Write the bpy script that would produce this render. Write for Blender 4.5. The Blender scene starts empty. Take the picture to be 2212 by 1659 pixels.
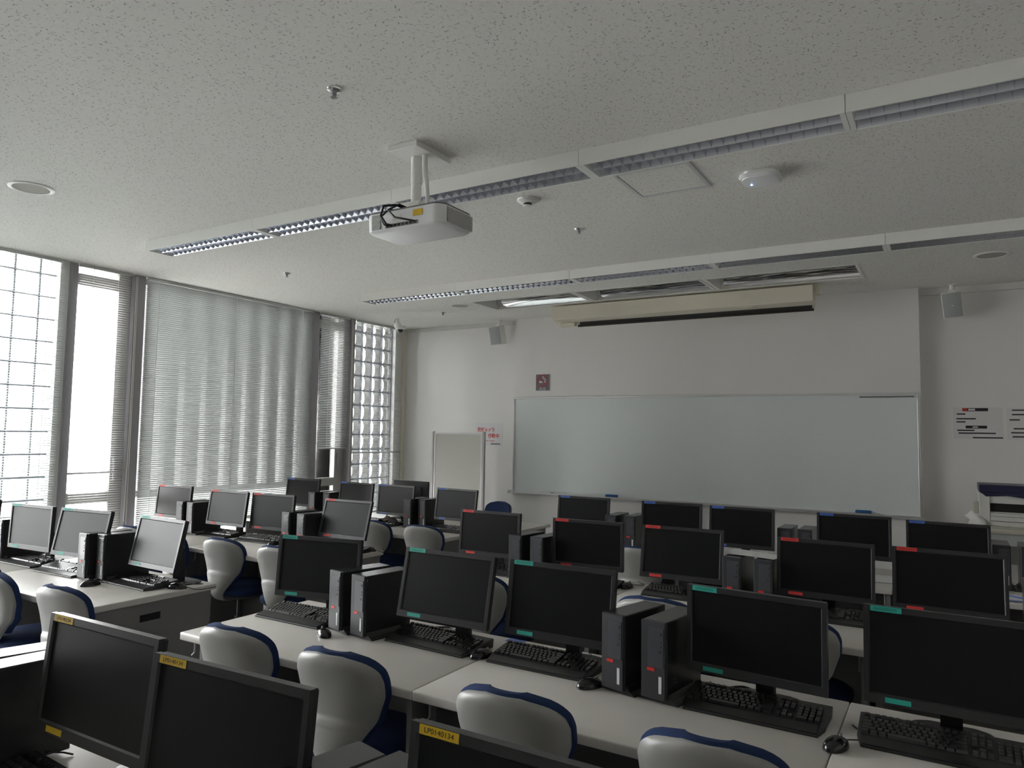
import bpy, bmesh, math, random
from mathutils import Matrix, Vector
random.seed(7)
R = math.radians
PI = math.pi
scn = bpy.context.scene
COL = scn.collection
ZC = 3.1035            # ceiling height
XW = -6.70             # window wall, room face
YP = 7.896             # face of the whiteboard
YB = 8.05              # front wall
DZ = 0.72              # desk top

# ------------------------------------------------------------------ materials
def mat(name, col, rough=0.5, spec=0.5, metal=0.0, var=0.0, vscale=40.0, bump=0.0, bscale=200.0, emit=None, estr=0.0, coat=0.0):
    m = bpy.data.materials.new(name); m.use_nodes = True
    nt = m.node_tree; b = nt.nodes['Principled BSDF']
    b.inputs['Base Color'].default_value = (*col, 1)
    b.inputs['Roughness'].default_value = rough
    b.inputs['Specular IOR Level'].default_value = spec
    b.inputs['Metallic'].default_value = metal
    b.inputs['Coat Weight'].default_value = coat
    tc = None
    if var > 0 or bump > 0:
        tc = nt.nodes.new('ShaderNodeTexCoord')
    if var > 0:
        n = nt.nodes.new('ShaderNodeTexNoise'); n.inputs['Scale'].default_value = vscale; n.inputs['Detail'].default_value = 4
        nt.links.new(tc.outputs['Object'], n.inputs['Vector'])
        mp = nt.nodes.new('ShaderNodeMapRange'); mp.inputs['To Min'].default_value = 1 - var; mp.inputs['To Max'].default_value = 1 + var
        nt.links.new(n.outputs['Fac'], mp.inputs['Value'])
        mx = nt.nodes.new('ShaderNodeVectorMath'); mx.operation = 'SCALE'; mx.inputs[0].default_value = col
        nt.links.new(mp.outputs['Result'], mx.inputs['Scale'])
        nt.links.new(mx.outputs['Vector'], b.inputs['Base Color'])
    if bump > 0:
        n2 = nt.nodes.new('ShaderNodeTexNoise'); n2.inputs['Scale'].default_value = bscale; n2.inputs['Detail'].default_value = 3
        nt.links.new(tc.outputs['Object'], n2.inputs['Vector'])
        bp = nt.nodes.new('ShaderNodeBump'); bp.inputs['Strength'].default_value = bump; bp.inputs['Distance'].default_value = 0.002
        nt.links.new(n2.outputs['Fac'], bp.inputs['Height']); nt.links.new(bp.outputs['Normal'], b.inputs['Normal'])
    if emit:
        b.inputs['Emission Color'].default_value = (*emit, 1); b.inputs['Emission Strength'].default_value = estr
    return m

def ceiling_mat():
    m = mat('mineral ceiling board', (0.82, 0.815, 0.775), 0.9, 0.2)
    nt = m.node_tree; b = nt.nodes['Principled BSDF']
    tc = nt.nodes.new('ShaderNodeTexCoord')
    masks = []
    for sc, ln, wd, off, lo in ((36.0, 0.30, 0.085, 0.0, 0.45), (58.0, 0.34, 0.10, 3.7, 0.62)):
        mp = nt.nodes.new('ShaderNodeVectorMath'); mp.operation = 'MULTIPLY_ADD'
        mp.inputs[1].default_value = (sc, sc, 0); mp.inputs[2].default_value = (off, off * 2, 0)
        nt.links.new(tc.outputs['Object'], mp.inputs[0])
        v = nt.nodes.new('ShaderNodeTexVoronoi'); v.voronoi_dimensions = '2D'; v.inputs['Scale'].default_value = 1.0
        nt.links.new(mp.outputs['Vector'], v.inputs['Vector'])
        sb = nt.nodes.new('ShaderNodeVectorMath'); sb.operation = 'SUBTRACT'
        nt.links.new(mp.outputs['Vector'], sb.inputs[0]); nt.links.new(v.outputs['Position'], sb.inputs[1])
        sp = nt.nodes.new('ShaderNodeSeparateColor'); nt.links.new(v.outputs['Color'], sp.inputs['Color'])
        an = nt.nodes.new('ShaderNodeMath'); an.operation = 'MULTIPLY'; an.inputs[1].default_value = 6.283
        nt.links.new(sp.outputs[0], an.inputs[0])
        rt = nt.nodes.new('ShaderNodeVectorRotate'); rt.rotation_type = 'Z_AXIS'
        nt.links.new(sb.outputs['Vector'], rt.inputs['Vector']); nt.links.new(an.outputs[0], rt.inputs['Angle'])
        dv = nt.nodes.new('ShaderNodeVectorMath'); dv.operation = 'MULTIPLY'; dv.inputs[1].default_value = (1 / ln, 1 / wd, 0)
        nt.links.new(rt.outputs['Vector'], dv.inputs[0])
        le = nt.nodes.new('ShaderNodeVectorMath'); le.operation = 'LENGTH'; nt.links.new(dv.outputs['Vector'], le.inputs[0])
        mr = nt.nodes.new('ShaderNodeMapRange'); mr.inputs['From Min'].default_value = 0.7; mr.inputs['From Max'].default_value = 1.15
        mr.inputs['To Min'].default_value = 1.0; mr.inputs['To Max'].default_value = 0.0
        nt.links.new(le.outputs['Value'], mr.inputs['Value'])
        gt = nt.nodes.new('ShaderNodeMath'); gt.operation = 'GREATER_THAN'; gt.inputs[1].default_value = lo
        nt.links.new(sp.outputs[1], gt.inputs[0])
        ml = nt.nodes.new('ShaderNodeMath'); ml.operation = 'MULTIPLY'
        nt.links.new(mr.outputs[0], ml.inputs[0]); nt.links.new(gt.outputs[0], ml.inputs[1])
        ml2 = nt.nodes.new('ShaderNodeMath'); ml2.operation = 'MULTIPLY'
        nt.links.new(ml.outputs[0], ml2.inputs[0]); nt.links.new(sp.outputs[2], ml2.inputs[1])
        masks.append(ml2)
    mxm = nt.nodes.new('ShaderNodeMath'); mxm.operation = 'MAXIMUM'
    nt.links.new(masks[0].outputs[0], mxm.inputs[0]); nt.links.new(masks[1].outputs[0], mxm.inputs[1])
    n = nt.nodes.new('ShaderNodeTexNoise'); n.inputs['Scale'].default_value = 90; n.inputs['Detail'].default_value = 4
    nt.links.new(tc.outputs['Object'], n.inputs['Vector'])
    mr2 = nt.nodes.new('ShaderNodeMapRange'); mr2.inputs['To Min'].default_value = 0.92; mr2.inputs['To Max'].default_value = 1.08
    nt.links.new(n.outputs['Fac'], mr2.inputs['Value'])
    base = nt.nodes.new('ShaderNodeVectorMath'); base.operation = 'SCALE'; base.inputs[0].default_value = (0.82, 0.815, 0.775)
    nt.links.new(mr2.outputs[0], base.inputs['Scale'])
    mix = nt.nodes.new('ShaderNodeMix'); mix.data_type = 'RGBA'
    nt.links.new(mxm.outputs[0], mix.inputs['Factor']); nt.links.new(base.outputs['Vector'], mix.inputs['A'])
    mix.inputs['B'].default_value = (0.34, 0.335, 0.315, 1)
    nt.links.new(mix.outputs['Result'], b.inputs['Base Color'])
    return m

def glass_mat():
    m = bpy.data.materials.new('clear window glass'); m.use_nodes = True
    nt = m.node_tree; nt.nodes.remove(nt.nodes['Principled BSDF'])
    tr = nt.nodes.new('ShaderNodeBsdfTransparent'); tr.inputs['Color'].default_value = (0.94, 0.945, 0.94, 1)
    gl = nt.nodes.new('ShaderNodeBsdfGlossy'); gl.inputs['Roughness'].default_value = 0.02
    fr = nt.nodes.new('ShaderNodeFresnel'); fr.inputs['IOR'].default_value = 1.45
    mx = nt.nodes.new('ShaderNodeMixShader'); nt.links.new(fr.outputs[0], mx.inputs[0])
    nt.links.new(tr.outputs[0], mx.inputs[1]); nt.links.new(gl.outputs[0], mx.inputs[2])
    nt.links.new(mx.outputs[0], nt.nodes['Material Output'].inputs[0])
    return m

def block_glass_mat():
    m = bpy.data.materials.new('ribbed glass block'); m.use_nodes = True
    nt = m.node_tree; nt.nodes.remove(nt.nodes['Principled BSDF'])
    tr = nt.nodes.new('ShaderNodeBsdfTransparent'); tr.inputs['Color'].default_value = (0.88, 0.91, 0.90, 1)
    tl = nt.nodes.new('ShaderNodeBsdfTranslucent'); tl.inputs['Color'].default_value = (0.90, 0.93, 0.915, 1)
    tc = nt.nodes.new('ShaderNodeTexCoord')
    n = nt.nodes.new('ShaderNodeTexNoise'); n.inputs['Scale'].default_value = 9; n.inputs['Detail'].default_value = 2
    nt.links.new(tc.outputs['Object'], n.inputs['Vector'])
    mr = nt.nodes.new('ShaderNodeMapRange'); mr.inputs['To Min'].default_value = 0.35; mr.inputs['To Max'].default_value = 0.85
    nt.links.new(n.outputs['Fac'], mr.inputs['Value'])
    mx = nt.nodes.new('ShaderNodeMixShader'); nt.links.new(mr.outputs[0], mx.inputs[0])
    nt.links.new(tr.outputs[0], mx.inputs[1]); nt.links.new(tl.outputs[0], mx.inputs[2])
    gl = nt.nodes.new('ShaderNodeBsdfGlossy'); gl.inputs['Roughness'].default_value = 0.1
    fr = nt.nodes.new('ShaderNodeFresnel'); fr.inputs['IOR'].default_value = 1.45
    mx2 = nt.nodes.new('ShaderNodeMixShader'); nt.links.new(fr.outputs[0], mx2.inputs[0])
    nt.links.new(mx.outputs[0], mx2.inputs[1]); nt.links.new(gl.outputs[0], mx2.inputs[2])
    nt.links.new(mx2.outputs[0], nt.nodes['Material Output'].inputs[0])
    return m

def slat_mat(name, col, trans):
    m = bpy.data.materials.new(name); m.use_nodes = True
    nt = m.node_tree; b = nt.nodes['Principled BSDF']
    b.inputs['Base Color'].default_value = (*col, 1); b.inputs['Roughness'].default_value = 0.45
    tl = nt.nodes.new('ShaderNodeBsdfTranslucent'); tl.inputs['Color'].default_value = (*col, 1)
    mx = nt.nodes.new('ShaderNodeMixShader'); mx.inputs[0].default_value = trans
    nt.links.new(b.outputs[0], mx.inputs[1]); nt.links.new(tl.outputs[0], mx.inputs[2])
    nt.links.new(mx.outputs[0], nt.nodes['Material Output'].inputs[0])
    return m

M = dict(
    ceil=ceiling_mat(),
    wall=mat('painted wall', (0.80, 0.785, 0.77), 0.75, 0.3, bump=0.15, bscale=160),
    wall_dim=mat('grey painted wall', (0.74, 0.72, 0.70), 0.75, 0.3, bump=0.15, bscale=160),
    trim=mat('pale trim', (0.62, 0.61, 0.58), 0.5),
    floor=mat('grey carpet tile', (0.27, 0.27, 0.275), 0.95, 0.1, var=0.25, vscale=300),
    post=mat('dark grey window post', (0.36, 0.35, 0.375), 0.5, 0.4),
    frame=mat('grey aluminium window frame', (0.38, 0.38, 0.37), 0.4, 0.5, metal=0.2),
    mortar=mat('grey glass block joint', (0.20, 0.21, 0.24), 0.8),
    glass=glass_mat(), block=block_glass_mat(),
    slat=slat_mat('pale slat', (0.66, 0.69, 0.68), 0.12),
    slat_c=slat_mat('grey closed slat', (0.46, 0.48, 0.47), 0.04),
    slat_w=slat_mat('white slat', (0.78, 0.79, 0.78), 0.2),
    rail=mat('blind rail', (0.60, 0.61, 0.60), 0.4),
    cordw=mat('white blind cord', (0.75, 0.74, 0.68), 0.8),
    fin=mat('exterior concrete fin', (0.05, 0.05, 0.05), 0.85), sky_dim=mat('grey sky dimmer', (0.13, 0.135, 0.135), 0.8),
    desk=mat('light grey laminate', (0.62, 0.59, 0.55), 0.34, 0.5, var=0.03, vscale=12),
    deskedge=mat('grey desk edging', (0.42, 0.41, 0.40), 0.45),
    panel=mat('grey desk panel', (0.19, 0.185, 0.18), 0.55),
    hole=mat('dark cut out', (0.015, 0.015, 0.015), 0.9),
    hook=mat('pale steel hook', (0.55, 0.55, 0.55), 0.35, metal=0.4),
    plastic=mat('black matt plastic', (0.018, 0.018, 0.020), 0.42, 0.5, bump=0.1, bscale=900),
    bezel=mat('black bezel plastic', (0.020, 0.020, 0.022), 0.36, 0.55),
    screen=mat('black anti glare screen', (0.006, 0.006, 0.007), 0.36, 0.24),
    key=mat('black key plastic', (0.022, 0.022, 0.024), 0.24, 0.65),
    kbody=mat('black keyboard plastic', (0.017, 0.017, 0.018), 0.45, 0.5),
    mouse=mat('glossy black plastic', (0.012, 0.012, 0.014), 0.16, 0.6),
    cord=mat('black cable', (0.012, 0.012, 0.013), 0.5),
    towerm=mat('black painted steel', (0.022, 0.022, 0.024), 0.26, 0.6, bump=0.08, bscale=700),
    towerf=mat('dark grey tower front', (0.032, 0.032, 0.038), 0.42, 0.5),
    drive=mat('smooth grey drive bezel', (0.055, 0.056, 0.066), 0.28, 0.6),
    redtag=mat('red badge', (0.62, 0.02, 0.012), 0.4),
    whitetag=mat('white print', (0.62, 0.64, 0.66), 0.5),
    ink=mat('dark ink', (0.02, 0.02, 0.02), 0.7),
    yellow=mat('yellow sticker', (0.68, 0.44, 0.010), 0.5),
    teal=mat('teal sticker', (0.02, 0.36, 0.29), 0.5),
    red=mat('red sticker', (0.58, 0.035, 0.03), 0.5),
    blue=mat('blue sticker', (0.06, 0.14, 0.48), 0.5),
    shell=mat('light grey chair plastic', (0.32, 0.315, 0.30), 0.42, 0.5, bump=0.06, bscale=600),
    fabric=mat('blue chair fabric', (0.020, 0.038, 0.105), 0.95, 0.2, var=0.25, vscale=500, bump=0.5, bscale=900),
    chairdark=mat('dark chair plastic', (0.05, 0.048, 0.048), 0.5),
    white=mat('white enamel', (0.82, 0.82, 0.79), 0.4, 0.5),
    white2=mat('white plastic', (0.82, 0.83, 0.84), 0.45, 0.5),
    louver=mat('polished aluminium louver', (0.72, 0.74, 0.80), 0.22, 0.5, metal=0.9),
    mirror=mat('mirror reflector', (0.85, 0.85, 0.86), 0.06, 0.5, metal=1.0),
    tube=mat('unlit fluorescent tube', (0.75, 0.76, 0.76), 0.3),
    cream=mat('cream enamel', (0.78, 0.73, 0.61), 0.45),
    blackbar=mat('black aluminium bar', (0.02, 0.018, 0.018), 0.4),
    board=mat('pale whiteboard enamel', (0.74, 0.785, 0.785), 0.25, 0.5),
    board2=mat('beige whiteboard enamel', (0.55, 0.55, 0.50), 0.3, 0.5),
    alu=mat('brushed aluminium', (0.70, 0.70, 0.70), 0.3, metal=0.6),
    alud=mat('grey aluminium', (0.45, 0.43, 0.41), 0.35, metal=0.3),
    paper=mat('white paper', (0.72, 0.72, 0.72), 0.8),
    film=mat('laminated paper', (0.74, 0.74, 0.75), 0.3),
    filmdim=mat('laminated notice', (0.72, 0.71, 0.71), 0.4),
    redink=mat('red print', (0.62, 0.03, 0.03), 0.6),
    signgrey=mat('grey sign face', (0.15, 0.15, 0.17), 0.6),
    signred=mat('red sign ring', (0.36, 0.06, 0.06), 0.6),
    mesh=mat('grey speaker grille', (0.40, 0.42, 0.42), 0.6, bump=0.5, bscale=1500),
    grille=mat('grey vent grille', (0.20, 0.195, 0.185), 0.6),
    darkgap=mat('dark seam', (0.06, 0.055, 0.055), 0.7),
    dome=mat('smoked dome', (0.04, 0.025, 0.025), 0.1, 0.6),
    beige=mat('beige speaker cloth', (0.43, 0.42, 0.38), 0.85),
    chrome=mat('chrome', (0.75, 0.75, 0.75), 0.15, metal=1.0),
    led=mat('blue led', (0.1, 0.2, 1.0), 0.4, emit=(0.25, 0.45, 1.0), estr=14.0),
    navy=mat('navy plastic', (0.018, 0.02, 0.06), 0.4),
    printerw=mat('off white printer plastic', (0.60, 0.60, 0.58), 0.45),
    cloth=mat('grey brown cloth', (0.12, 0.10, 0.095), 0.95),
    bluecard=mat('blue card', (0.10, 0.17, 0.45), 0.6),
    eraser=mat('blue felt eraser', (0.01, 0.10, 0.28), 0.8),
    tablem=mat('beige table laminate', (0.46, 0.45, 0.38), 0.5),
)

# ------------------------------------------------------------------ builders
class B:
    def __init__(s): s.bm = bmesh.new()
    def _f(s, vs, idx):
        vv = [s.bm.verts.new(v) for v in vs]
        for f in idx:
            try: s.bm.faces.new([vv[i] for i in f])
            except ValueError: pass
        return vv
    def box(s, x0, x1, y0, y1, z0, z1, mtx=None, bev=0.0, seg=2):
        vs = [Vector((x, y, z)) for z in (z0, z1) for y in (y0, y1) for x in (x0, x1)]
        fs = [(0, 2, 3, 1), (4, 5, 7, 6), (0, 1, 5, 4), (2, 6, 7, 3), (0, 4, 6, 2), (1, 3, 7, 5)]
        vv = s._f(vs, fs)
        if bev > 0:
            es = {e for v in vv for e in v.link_edges}
            g = bmesh.ops.bevel(s.bm, geom=list(es), offset=bev, segments=seg, affect='EDGES', profile=0.5)
            vv = list({v for f in g['faces'] for v in f.verts} | {v for v in vv if v.is_valid})
        if mtx is not None:
            bmesh.ops.transform(s.bm, matrix=mtx, verts=[v for v in vv if v.is_valid])
        return vv
    def quad(s, a, b, c, d): return s._f([a, b, c, d], [(0, 1, 2, 3)])
    def prism(s, poly, y0, y1, axis='y', mtx=None, bev=0.0):
        n = len(poly)
        def P(a, b, t):
            return {'y': (a, t, b), 'z': (a, b, t), 'x': (t, a, b)}[axis]
        vs = [P(a, b, y0) for a, b in poly] + [P(a, b, y1) for a, b in poly]
        fs = [tuple(range(n)), tuple(range(2 * n - 1, n - 1, -1))] + [(i, i + n, (i + 1) % n + n, (i + 1) % n) for i in range(n)]
        vv = s._f(vs, fs)
        if bev > 0:
            es = [e for e in {e for v in vv for e in v.link_edges}]
            g = bmesh.ops.bevel(s.bm, geom=es, offset=bev, segments=2, affect='EDGES', profile=0.5)
            vv = list({v for f in g['faces'] for v in f.verts} | {v for v in vv if v.is_valid})
        if mtx is not None: bmesh.ops.transform(s.bm, matrix=mtx, verts=[v for v in vv if v.is_valid])
        return vv
    def lathe(s, prof, n=24, c=(0, 0, 0), mtx=None, cap=True):
        rings = []
        for r, z in prof:
            rings.append([s.bm.verts.new((c[0] + r * math.cos(2 * PI * i / n), c[1] + r * math.sin(2 * PI * i / n), c[2] + z)) for i in range(n)])
        for a, b in zip(rings, rings[1:]):
            for i in range(n):
                s.bm.faces.new((a[i], a[(i + 1) % n], b[(i + 1) % n], b[i]))
        if cap:
            for rg in (rings[0], rings[-1]):
                try: s.bm.faces.new(rg)
                except ValueError: pass
        vv = [v for r in rings for v in r]
        if mtx is not None: bmesh.ops.transform(s.bm, matrix=mtx, verts=vv)
        return vv
    def tube(s, pts, r, n=8, caps=True):
        pts = [Vector(p) for p in pts]; rings = []
        rr = r if isinstance(r, (list, tuple)) else [r] * len(pts)
        prev = None
        for i, p in enumerate(pts):
            t = (pts[min(i + 1, len(pts) - 1)] - pts[max(i - 1, 0)])
            if t.length < 1e-9: t = Vector((0, 0, 1))
            t.normalize()
            if prev is None:
                a = Vector((0, 0, 1)) if abs(t.z) < 0.9 else Vector((1, 0, 0))
                u = t.cross(a).normalized()
            else:
                u = (prev - t * prev.dot(t)).normalized()
            prev = u; w = t.cross(u)
            rings.append([s.bm.verts.new(p + (u * math.cos(2 * PI * k / n) + w * math.sin(2 * PI * k / n)) * rr[i]) for k in range(n)])
        for a, b in zip(rings, rings[1:]):
            for k in range(n): s.bm.faces.new((a[k], a[(k + 1) % n], b[(k + 1) % n], b[k]))
        if caps:
            s.bm.faces.new(rings[0]); s.bm.faces.new(rings[-1])
    def grid(s, fn, nu, nv):
        g = [[s.bm.verts.new(fn(i / nu, j / nv)) for i in range(nu + 1)] for j in range(nv + 1)]
        for j in range(nv):
            for i in range(nu):
                s.bm.faces.new((g[j][i], g[j][i + 1], g[j + 1][i + 1], g[j + 1][i]))
        return g
    def mesh(s, name, m, smooth=False):
        bmesh.ops.recalc_face_normals(s.bm, faces=s.bm.faces)
        me = bpy.data.meshes.new(name); s.bm.to_mesh(me); s.bm.free()
        me.materials.append(m)
        if smooth:
            me.polygons.foreach_set('use_smooth', [True] * len(me.polygons))
            try: me.set_sharp_from_angle(angle=R(38))
            except Exception: pass
        return me
    def obj(s, name, m, parent=None, smooth=False, loc=None, rot=None, label=None):
        me = s.mesh(name, m, smooth)
        o = bpy.data.objects.new(name, me); COL.objects.link(o)
        if parent: o.parent = parent
        if loc: o.location = loc
        if rot: o.rotation_euler = rot
        if label: o['label'] = label
        return o

def tag(o, label, cat, group=None, kind=None):
    o['label'] = label; o['category'] = cat
    if group: o['group'] = group
    if kind: o['kind'] = kind
    return o
def thing(name, label, cat, loc=(0, 0, 0), rz=0, group=None):
    o = bpy.data.objects.new(name, None); COL.objects.link(o)
    o.empty_display_size = 0.1
    o.location = loc; o.rotation_euler = (0, 0, rz)
    return tag(o, label, cat, group)
def struct(name, b, m, parent=None, smooth=False):
    o = b.obj(name, m, parent, smooth)
    if parent is None: o['kind'] = 'structure'
    return o
def dup(root, loc, rz, label, group=None):
    r = root.copy(); COL.objects.link(r); r.location = loc; r.rotation_euler = (0, 0, rz); r['label'] = label
    if group: r['group'] = group
    for ch in list(root.children):
        c = ch.copy(); COL.objects.link(c); c.parent = r
        for g in list(ch.children):
            d = g.copy(); COL.objects.link(d); d.parent = c
    return r
class Proto:
    """first placement moves the original, later ones copy it"""
    def __init__(s, root): s.root = root; s.used = False
    def place(s, loc, rz, label, group=None):
        if not s.used:
            s.used = True; r = s.root
            r.location = loc; r.rotation_euler = (0, 0, rz); r['label'] = label
            if group: r['group'] = group
            return r
        return dup(s.root, loc, rz, label, group)
def kid(parent, name): return [c for c in parent.children if c.name.split('.')[0] == name]

def text_obj(txt, size, m, parent, loc, rot, name='lettering', ext=0.0003, align='CENTER', width=None, bold=0.0):
    cu = bpy.data.curves.new(name, 'FONT'); cu.body = txt; cu.size = size; cu.extrude = ext; cu.offset = bold
    cu.align_x = align; cu.align_y = 'CENTER'
    tmp = bpy.data.objects.new(name + '_tmp', cu); COL.objects.link(tmp)
    dg = bpy.context.evaluated_depsgraph_get()
    me = bpy.data.meshes.new_from_object(tmp.evaluated_get(dg))
    COL.objects.unlink(tmp); bpy.data.objects.remove(tmp)
    me.materials.clear(); me.materials.append(m)
    if width and len(me.vertices):
        xs = [v.co.x for v in me.vertices]; w = max(xs) - min(xs)
        if w > 0:
            for v in me.vertices: v.co.x *= width / w
    o = bpy.data.objects.new(name, me); COL.objects.link(o); o.parent = parent
    o.location = loc; o.rotation_euler = rot
    return o

# ================================================================== SETTING
XR, YR = 3.3, -3.2     # right wall, rear wall
b = B(); b.box(XW - 0.3, XR + 0.2, YR - 0.2, YB + 0.2, -0.1, 0.0); struct('floor', b, M['floor'])
# ceiling with the openings of the three light troughs
TX = [(-4.575, -3.345), (-3.285, -1.985), (-1.925, -0.645)]; TY = (6.63, 7.18)
b = B()
def cb(x0, x1, y0, y1): b.box(x0, x1, y0, y1, ZC, ZC + 0.06)
cb(XW - 0.3, XR + 0.2, YR - 0.2, TY[0]); cb(XW - 0.3, XR + 0.2, TY[1], YB + 0.2)
cb(XW - 0.3, TX[0][0], *TY); cb(TX[0][1], TX[1][0], *TY); cb(TX[1][1], TX[2][0], *TY); cb(TX[2][1], XR + 0.2, *TY)
struct('ceiling', b, M['ceil'])
b = B(); b.box(XW - 0.3, XR + 0.2, YB, YB + 0.2, 0, ZC); struct('wall_front', b, M['wall'])
b = B(); b.box(-4.765, -0.222, YP + 0.02, YB + 0.01, 0, ZC - 0.001); struct('wall_front_panel', b, M['wall'])
b = B(); b.box(XR, XR + 0.2, YR - 0.2, YB + 0.2, 0, ZC); struct('wall_right', b, M['wall_dim'])
b = B(); b.box(XW - 0.3, XR + 0.2, YR - 0.2, YR, 0, ZC); struct('wall_rear', b, M['wall_dim'])
# window wall: solid bits
b = B()
b.box(XW - 0.25, XW, YR, -0.6, 0, ZC)                 # behind the camera
b.box(XW - 0.25, XW, 7.84, YB + 0.01, 0, ZC)            # pier by the front corner
b.box(XW - 0.25, XW - 0.02, -0.6, 7.84, 0, 0.16)        # low upstand under all the windows
struct('wall_left', b, M['wall'])
b = B(); b.box(XW, -4.766, YB - 0.02, YB + 0.001, ZC - 0.05, ZC - 0.001); struct('trim_1', b, M['trim'])
b = B(); b.box(-0.221, XR, YB - 0.03, YB + 0.001, ZC - 0.065, ZC - 0.001); struct('trim_2', b, M['wall_dim'])
b = B(); b.box(XW + 0.001, -4.766, YB - 0.012, YB + 0.001, 0, 0.07); b.box(-0.221, XR, YB - 0.012, YB + 0.001, 0, 0.07); struct('baseboard_front', b, M['panel'])
# corner reveal beside the last window
b = B(); b.box(XW - 0.001, XW + 0.018, 7.985, YB, 0, ZC - 0.001); struct('trim_3', b, M['cream'])

# posts
for k, (y0, y1) in enumerate(((3.38, 3.452), (3.985, 4.092), (6.252, 6.38), (6.918, 7.013))):
    b = B(); b.box(XW - 0.22, XW + 0.012, y0, y1, 0, ZC - 0.001)
    b.box(XW + 0.012, XW + 0.018, y0 + 0.012, y0 + (y1 - y0) * 0.42, 0, ZC - 0.002)
    struct('trim_%d' % (k + 4), b, M['post'])
b = B(); b.box(XW - 0.22, XW + 0.006, 3.305, 3.379, 0, ZC - 0.001); struct('trim_8', b, M['rail'])

def glass_blocks(name, y0, y1, z0, z1, px, py_off=0.0, pz=0.1975, pitch=0.196):
    """joint grid (structure) with one pane object"""
    b = B()
    zs = []; z = 2.968
    while z > z0: zs.append(z); z -= pz
    ys = []; y = y1 - py_off
    while y > y0: ys.append(y); y -= pitch
    for z in zs: b.box(px - 0.04, px + 0.04, y0, y1, z - 0.007, z + 0.007)
    for y in ys: b.box(px - 0.038, px + 0.038, y - 0.006, y + 0.006, z0, z1)
    o = struct(name, b, M['mortar'])
    b = B()
    zz = [z1] + zs + [z0]; yy = [y1] + ys + [y0]
    yy = sorted(set(yy)); zz = sorted(set(zz))
    for a0, a1 in zip(yy, yy[1:]):
        for c0, c1 in zip(zz, zz[1:]):
            if a1 - a0 < 0.03 or c1 - c0 < 0.03: continue
            def bulge(u, v, a0=a0, a1=a1, c0=c0, c1=c1):
                e = (1 - (2 * u - 1) ** 4) * (1 - (2 * v - 1) ** 4)
                return (px + 0.022 + 0.012 * e, a0 + 0.004 + (a1 - a0 - 0.008) * u, c0 + 0.005 + (c1 - c0 - 0.01) * v)
            b.grid(bulge, 6, 6)
    b.obj('glass_blocks', M['block'], o, smooth=True)
    return o
glass_blocks('window_1', -0.6, 3.305, 0.16, ZC - 0.002, XW - 0.10, py_off=0.13, pitch=0.2)
glass_blocks('window_5', 7.013, 7.84, 0.16, ZC - 0.002, XW - 0.10, py_off=0.012)

def casement(name, y0, y1, g0, g1, handle_y):
    """tall window: top light, tall casement, low pane"""
    px = XW - 0.075
    b = B()
    def bar(a0, a1, c0, c1, d=0.0): b.box(px - 0.05, px + 0.03 + d, a0, a1, c0, c1)
    bar(y0, g0, 0.16, ZC - 0.002); bar(g1, y1, 0.16, ZC - 0.002)
    bar(g0, g1, 2.925, 3.03); bar(g0, g1, 0.935, 1.035); bar(g0, g1, 0.16, 0.22); bar(g0, g1, ZC - 0.012, ZC - 0.002)
    bar(g1 - 0.004, g1 + 0.045, 1.035, 2.925, 0.012)     # sash stile
    o = struct(name, b, M['frame'])
    b = B(); b.box(px - 0.015, px - 0.009, g0 - 0.01, g1 + 0.01, 0.2, ZC - 0.005); b.obj('pane', M['glass'], o)
    b = B(); b.box(px + 0.04, px + 0.055, handle_y - 0.012, handle_y + 0.012, 1.28, 1.36, bev=0.003)
    b.box(px + 0.055, px + 0.07, handle_y - 0.01, handle_y + 0.006, 1.14, 1.345, bev=0.003); b.obj('handle', M['post'], o)
    return o
casement('window_2', 3.452, 3.985, 3.485, 3.86, 3.885)
casement('window_4', 6.38, 6.918, 6.415, 6.75, 6.785)
# wide window behind the closed blind
b = B(); px = XW - 0.10
for c0, c1 in ((0.16, 0.22), (0.96, 1.02), (ZC - 0.06, ZC - 0.002)): b.box(px - 0.03, px + 0.03, 4.092, 6.252, c0, c1)
for y in (4.092, 6.20): b.box(px - 0.03, px + 0.03, y, y + 0.05, 0.16, ZC - 0.002)
w3 = struct('window_3', b, M['frame'])
b = B(); b.box(px - 0.003, px + 0.003, 4.10, 6.24, 0.2, ZC - 0.01); b.obj('pane', M['glass'], w3)
# concrete fins standing outside the wide window
fin0 = None
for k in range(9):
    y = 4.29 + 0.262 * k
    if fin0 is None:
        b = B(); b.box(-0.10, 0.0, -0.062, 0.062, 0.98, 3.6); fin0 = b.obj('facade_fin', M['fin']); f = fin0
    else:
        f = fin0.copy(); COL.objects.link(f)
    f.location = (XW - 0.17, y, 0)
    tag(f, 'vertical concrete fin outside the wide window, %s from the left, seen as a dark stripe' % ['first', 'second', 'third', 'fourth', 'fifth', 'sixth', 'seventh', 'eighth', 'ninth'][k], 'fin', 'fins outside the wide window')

# added building to dim the sky seen through the wide blind
b = B(); b.box(-9.9, -9.5, 5.75, 8.95, -3, 6); o = b.obj('sky_dimming_slab', M['sky_dim']); tag(o, 'added grey building outside behind the wide closed blind', 'backdrop')
# handrails across window 2 and the far glass blocks
for nm, y0, y1, z, lab in (('handrail', 3.455, 3.92, 1.215, 'thin grey rail across the tall window nearest the camera'),
                           ('handrail', 7.016, 7.98, 1.345, 'thin grey rail across the far glass block window')):
    b = B(); b.tube([(XW + 0.012, y0, z), (XW + 0.012, y1, z)], 0.009, 8); o = b.obj(nm, M['post'], smooth=True); tag(o, lab, 'rail')

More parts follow.
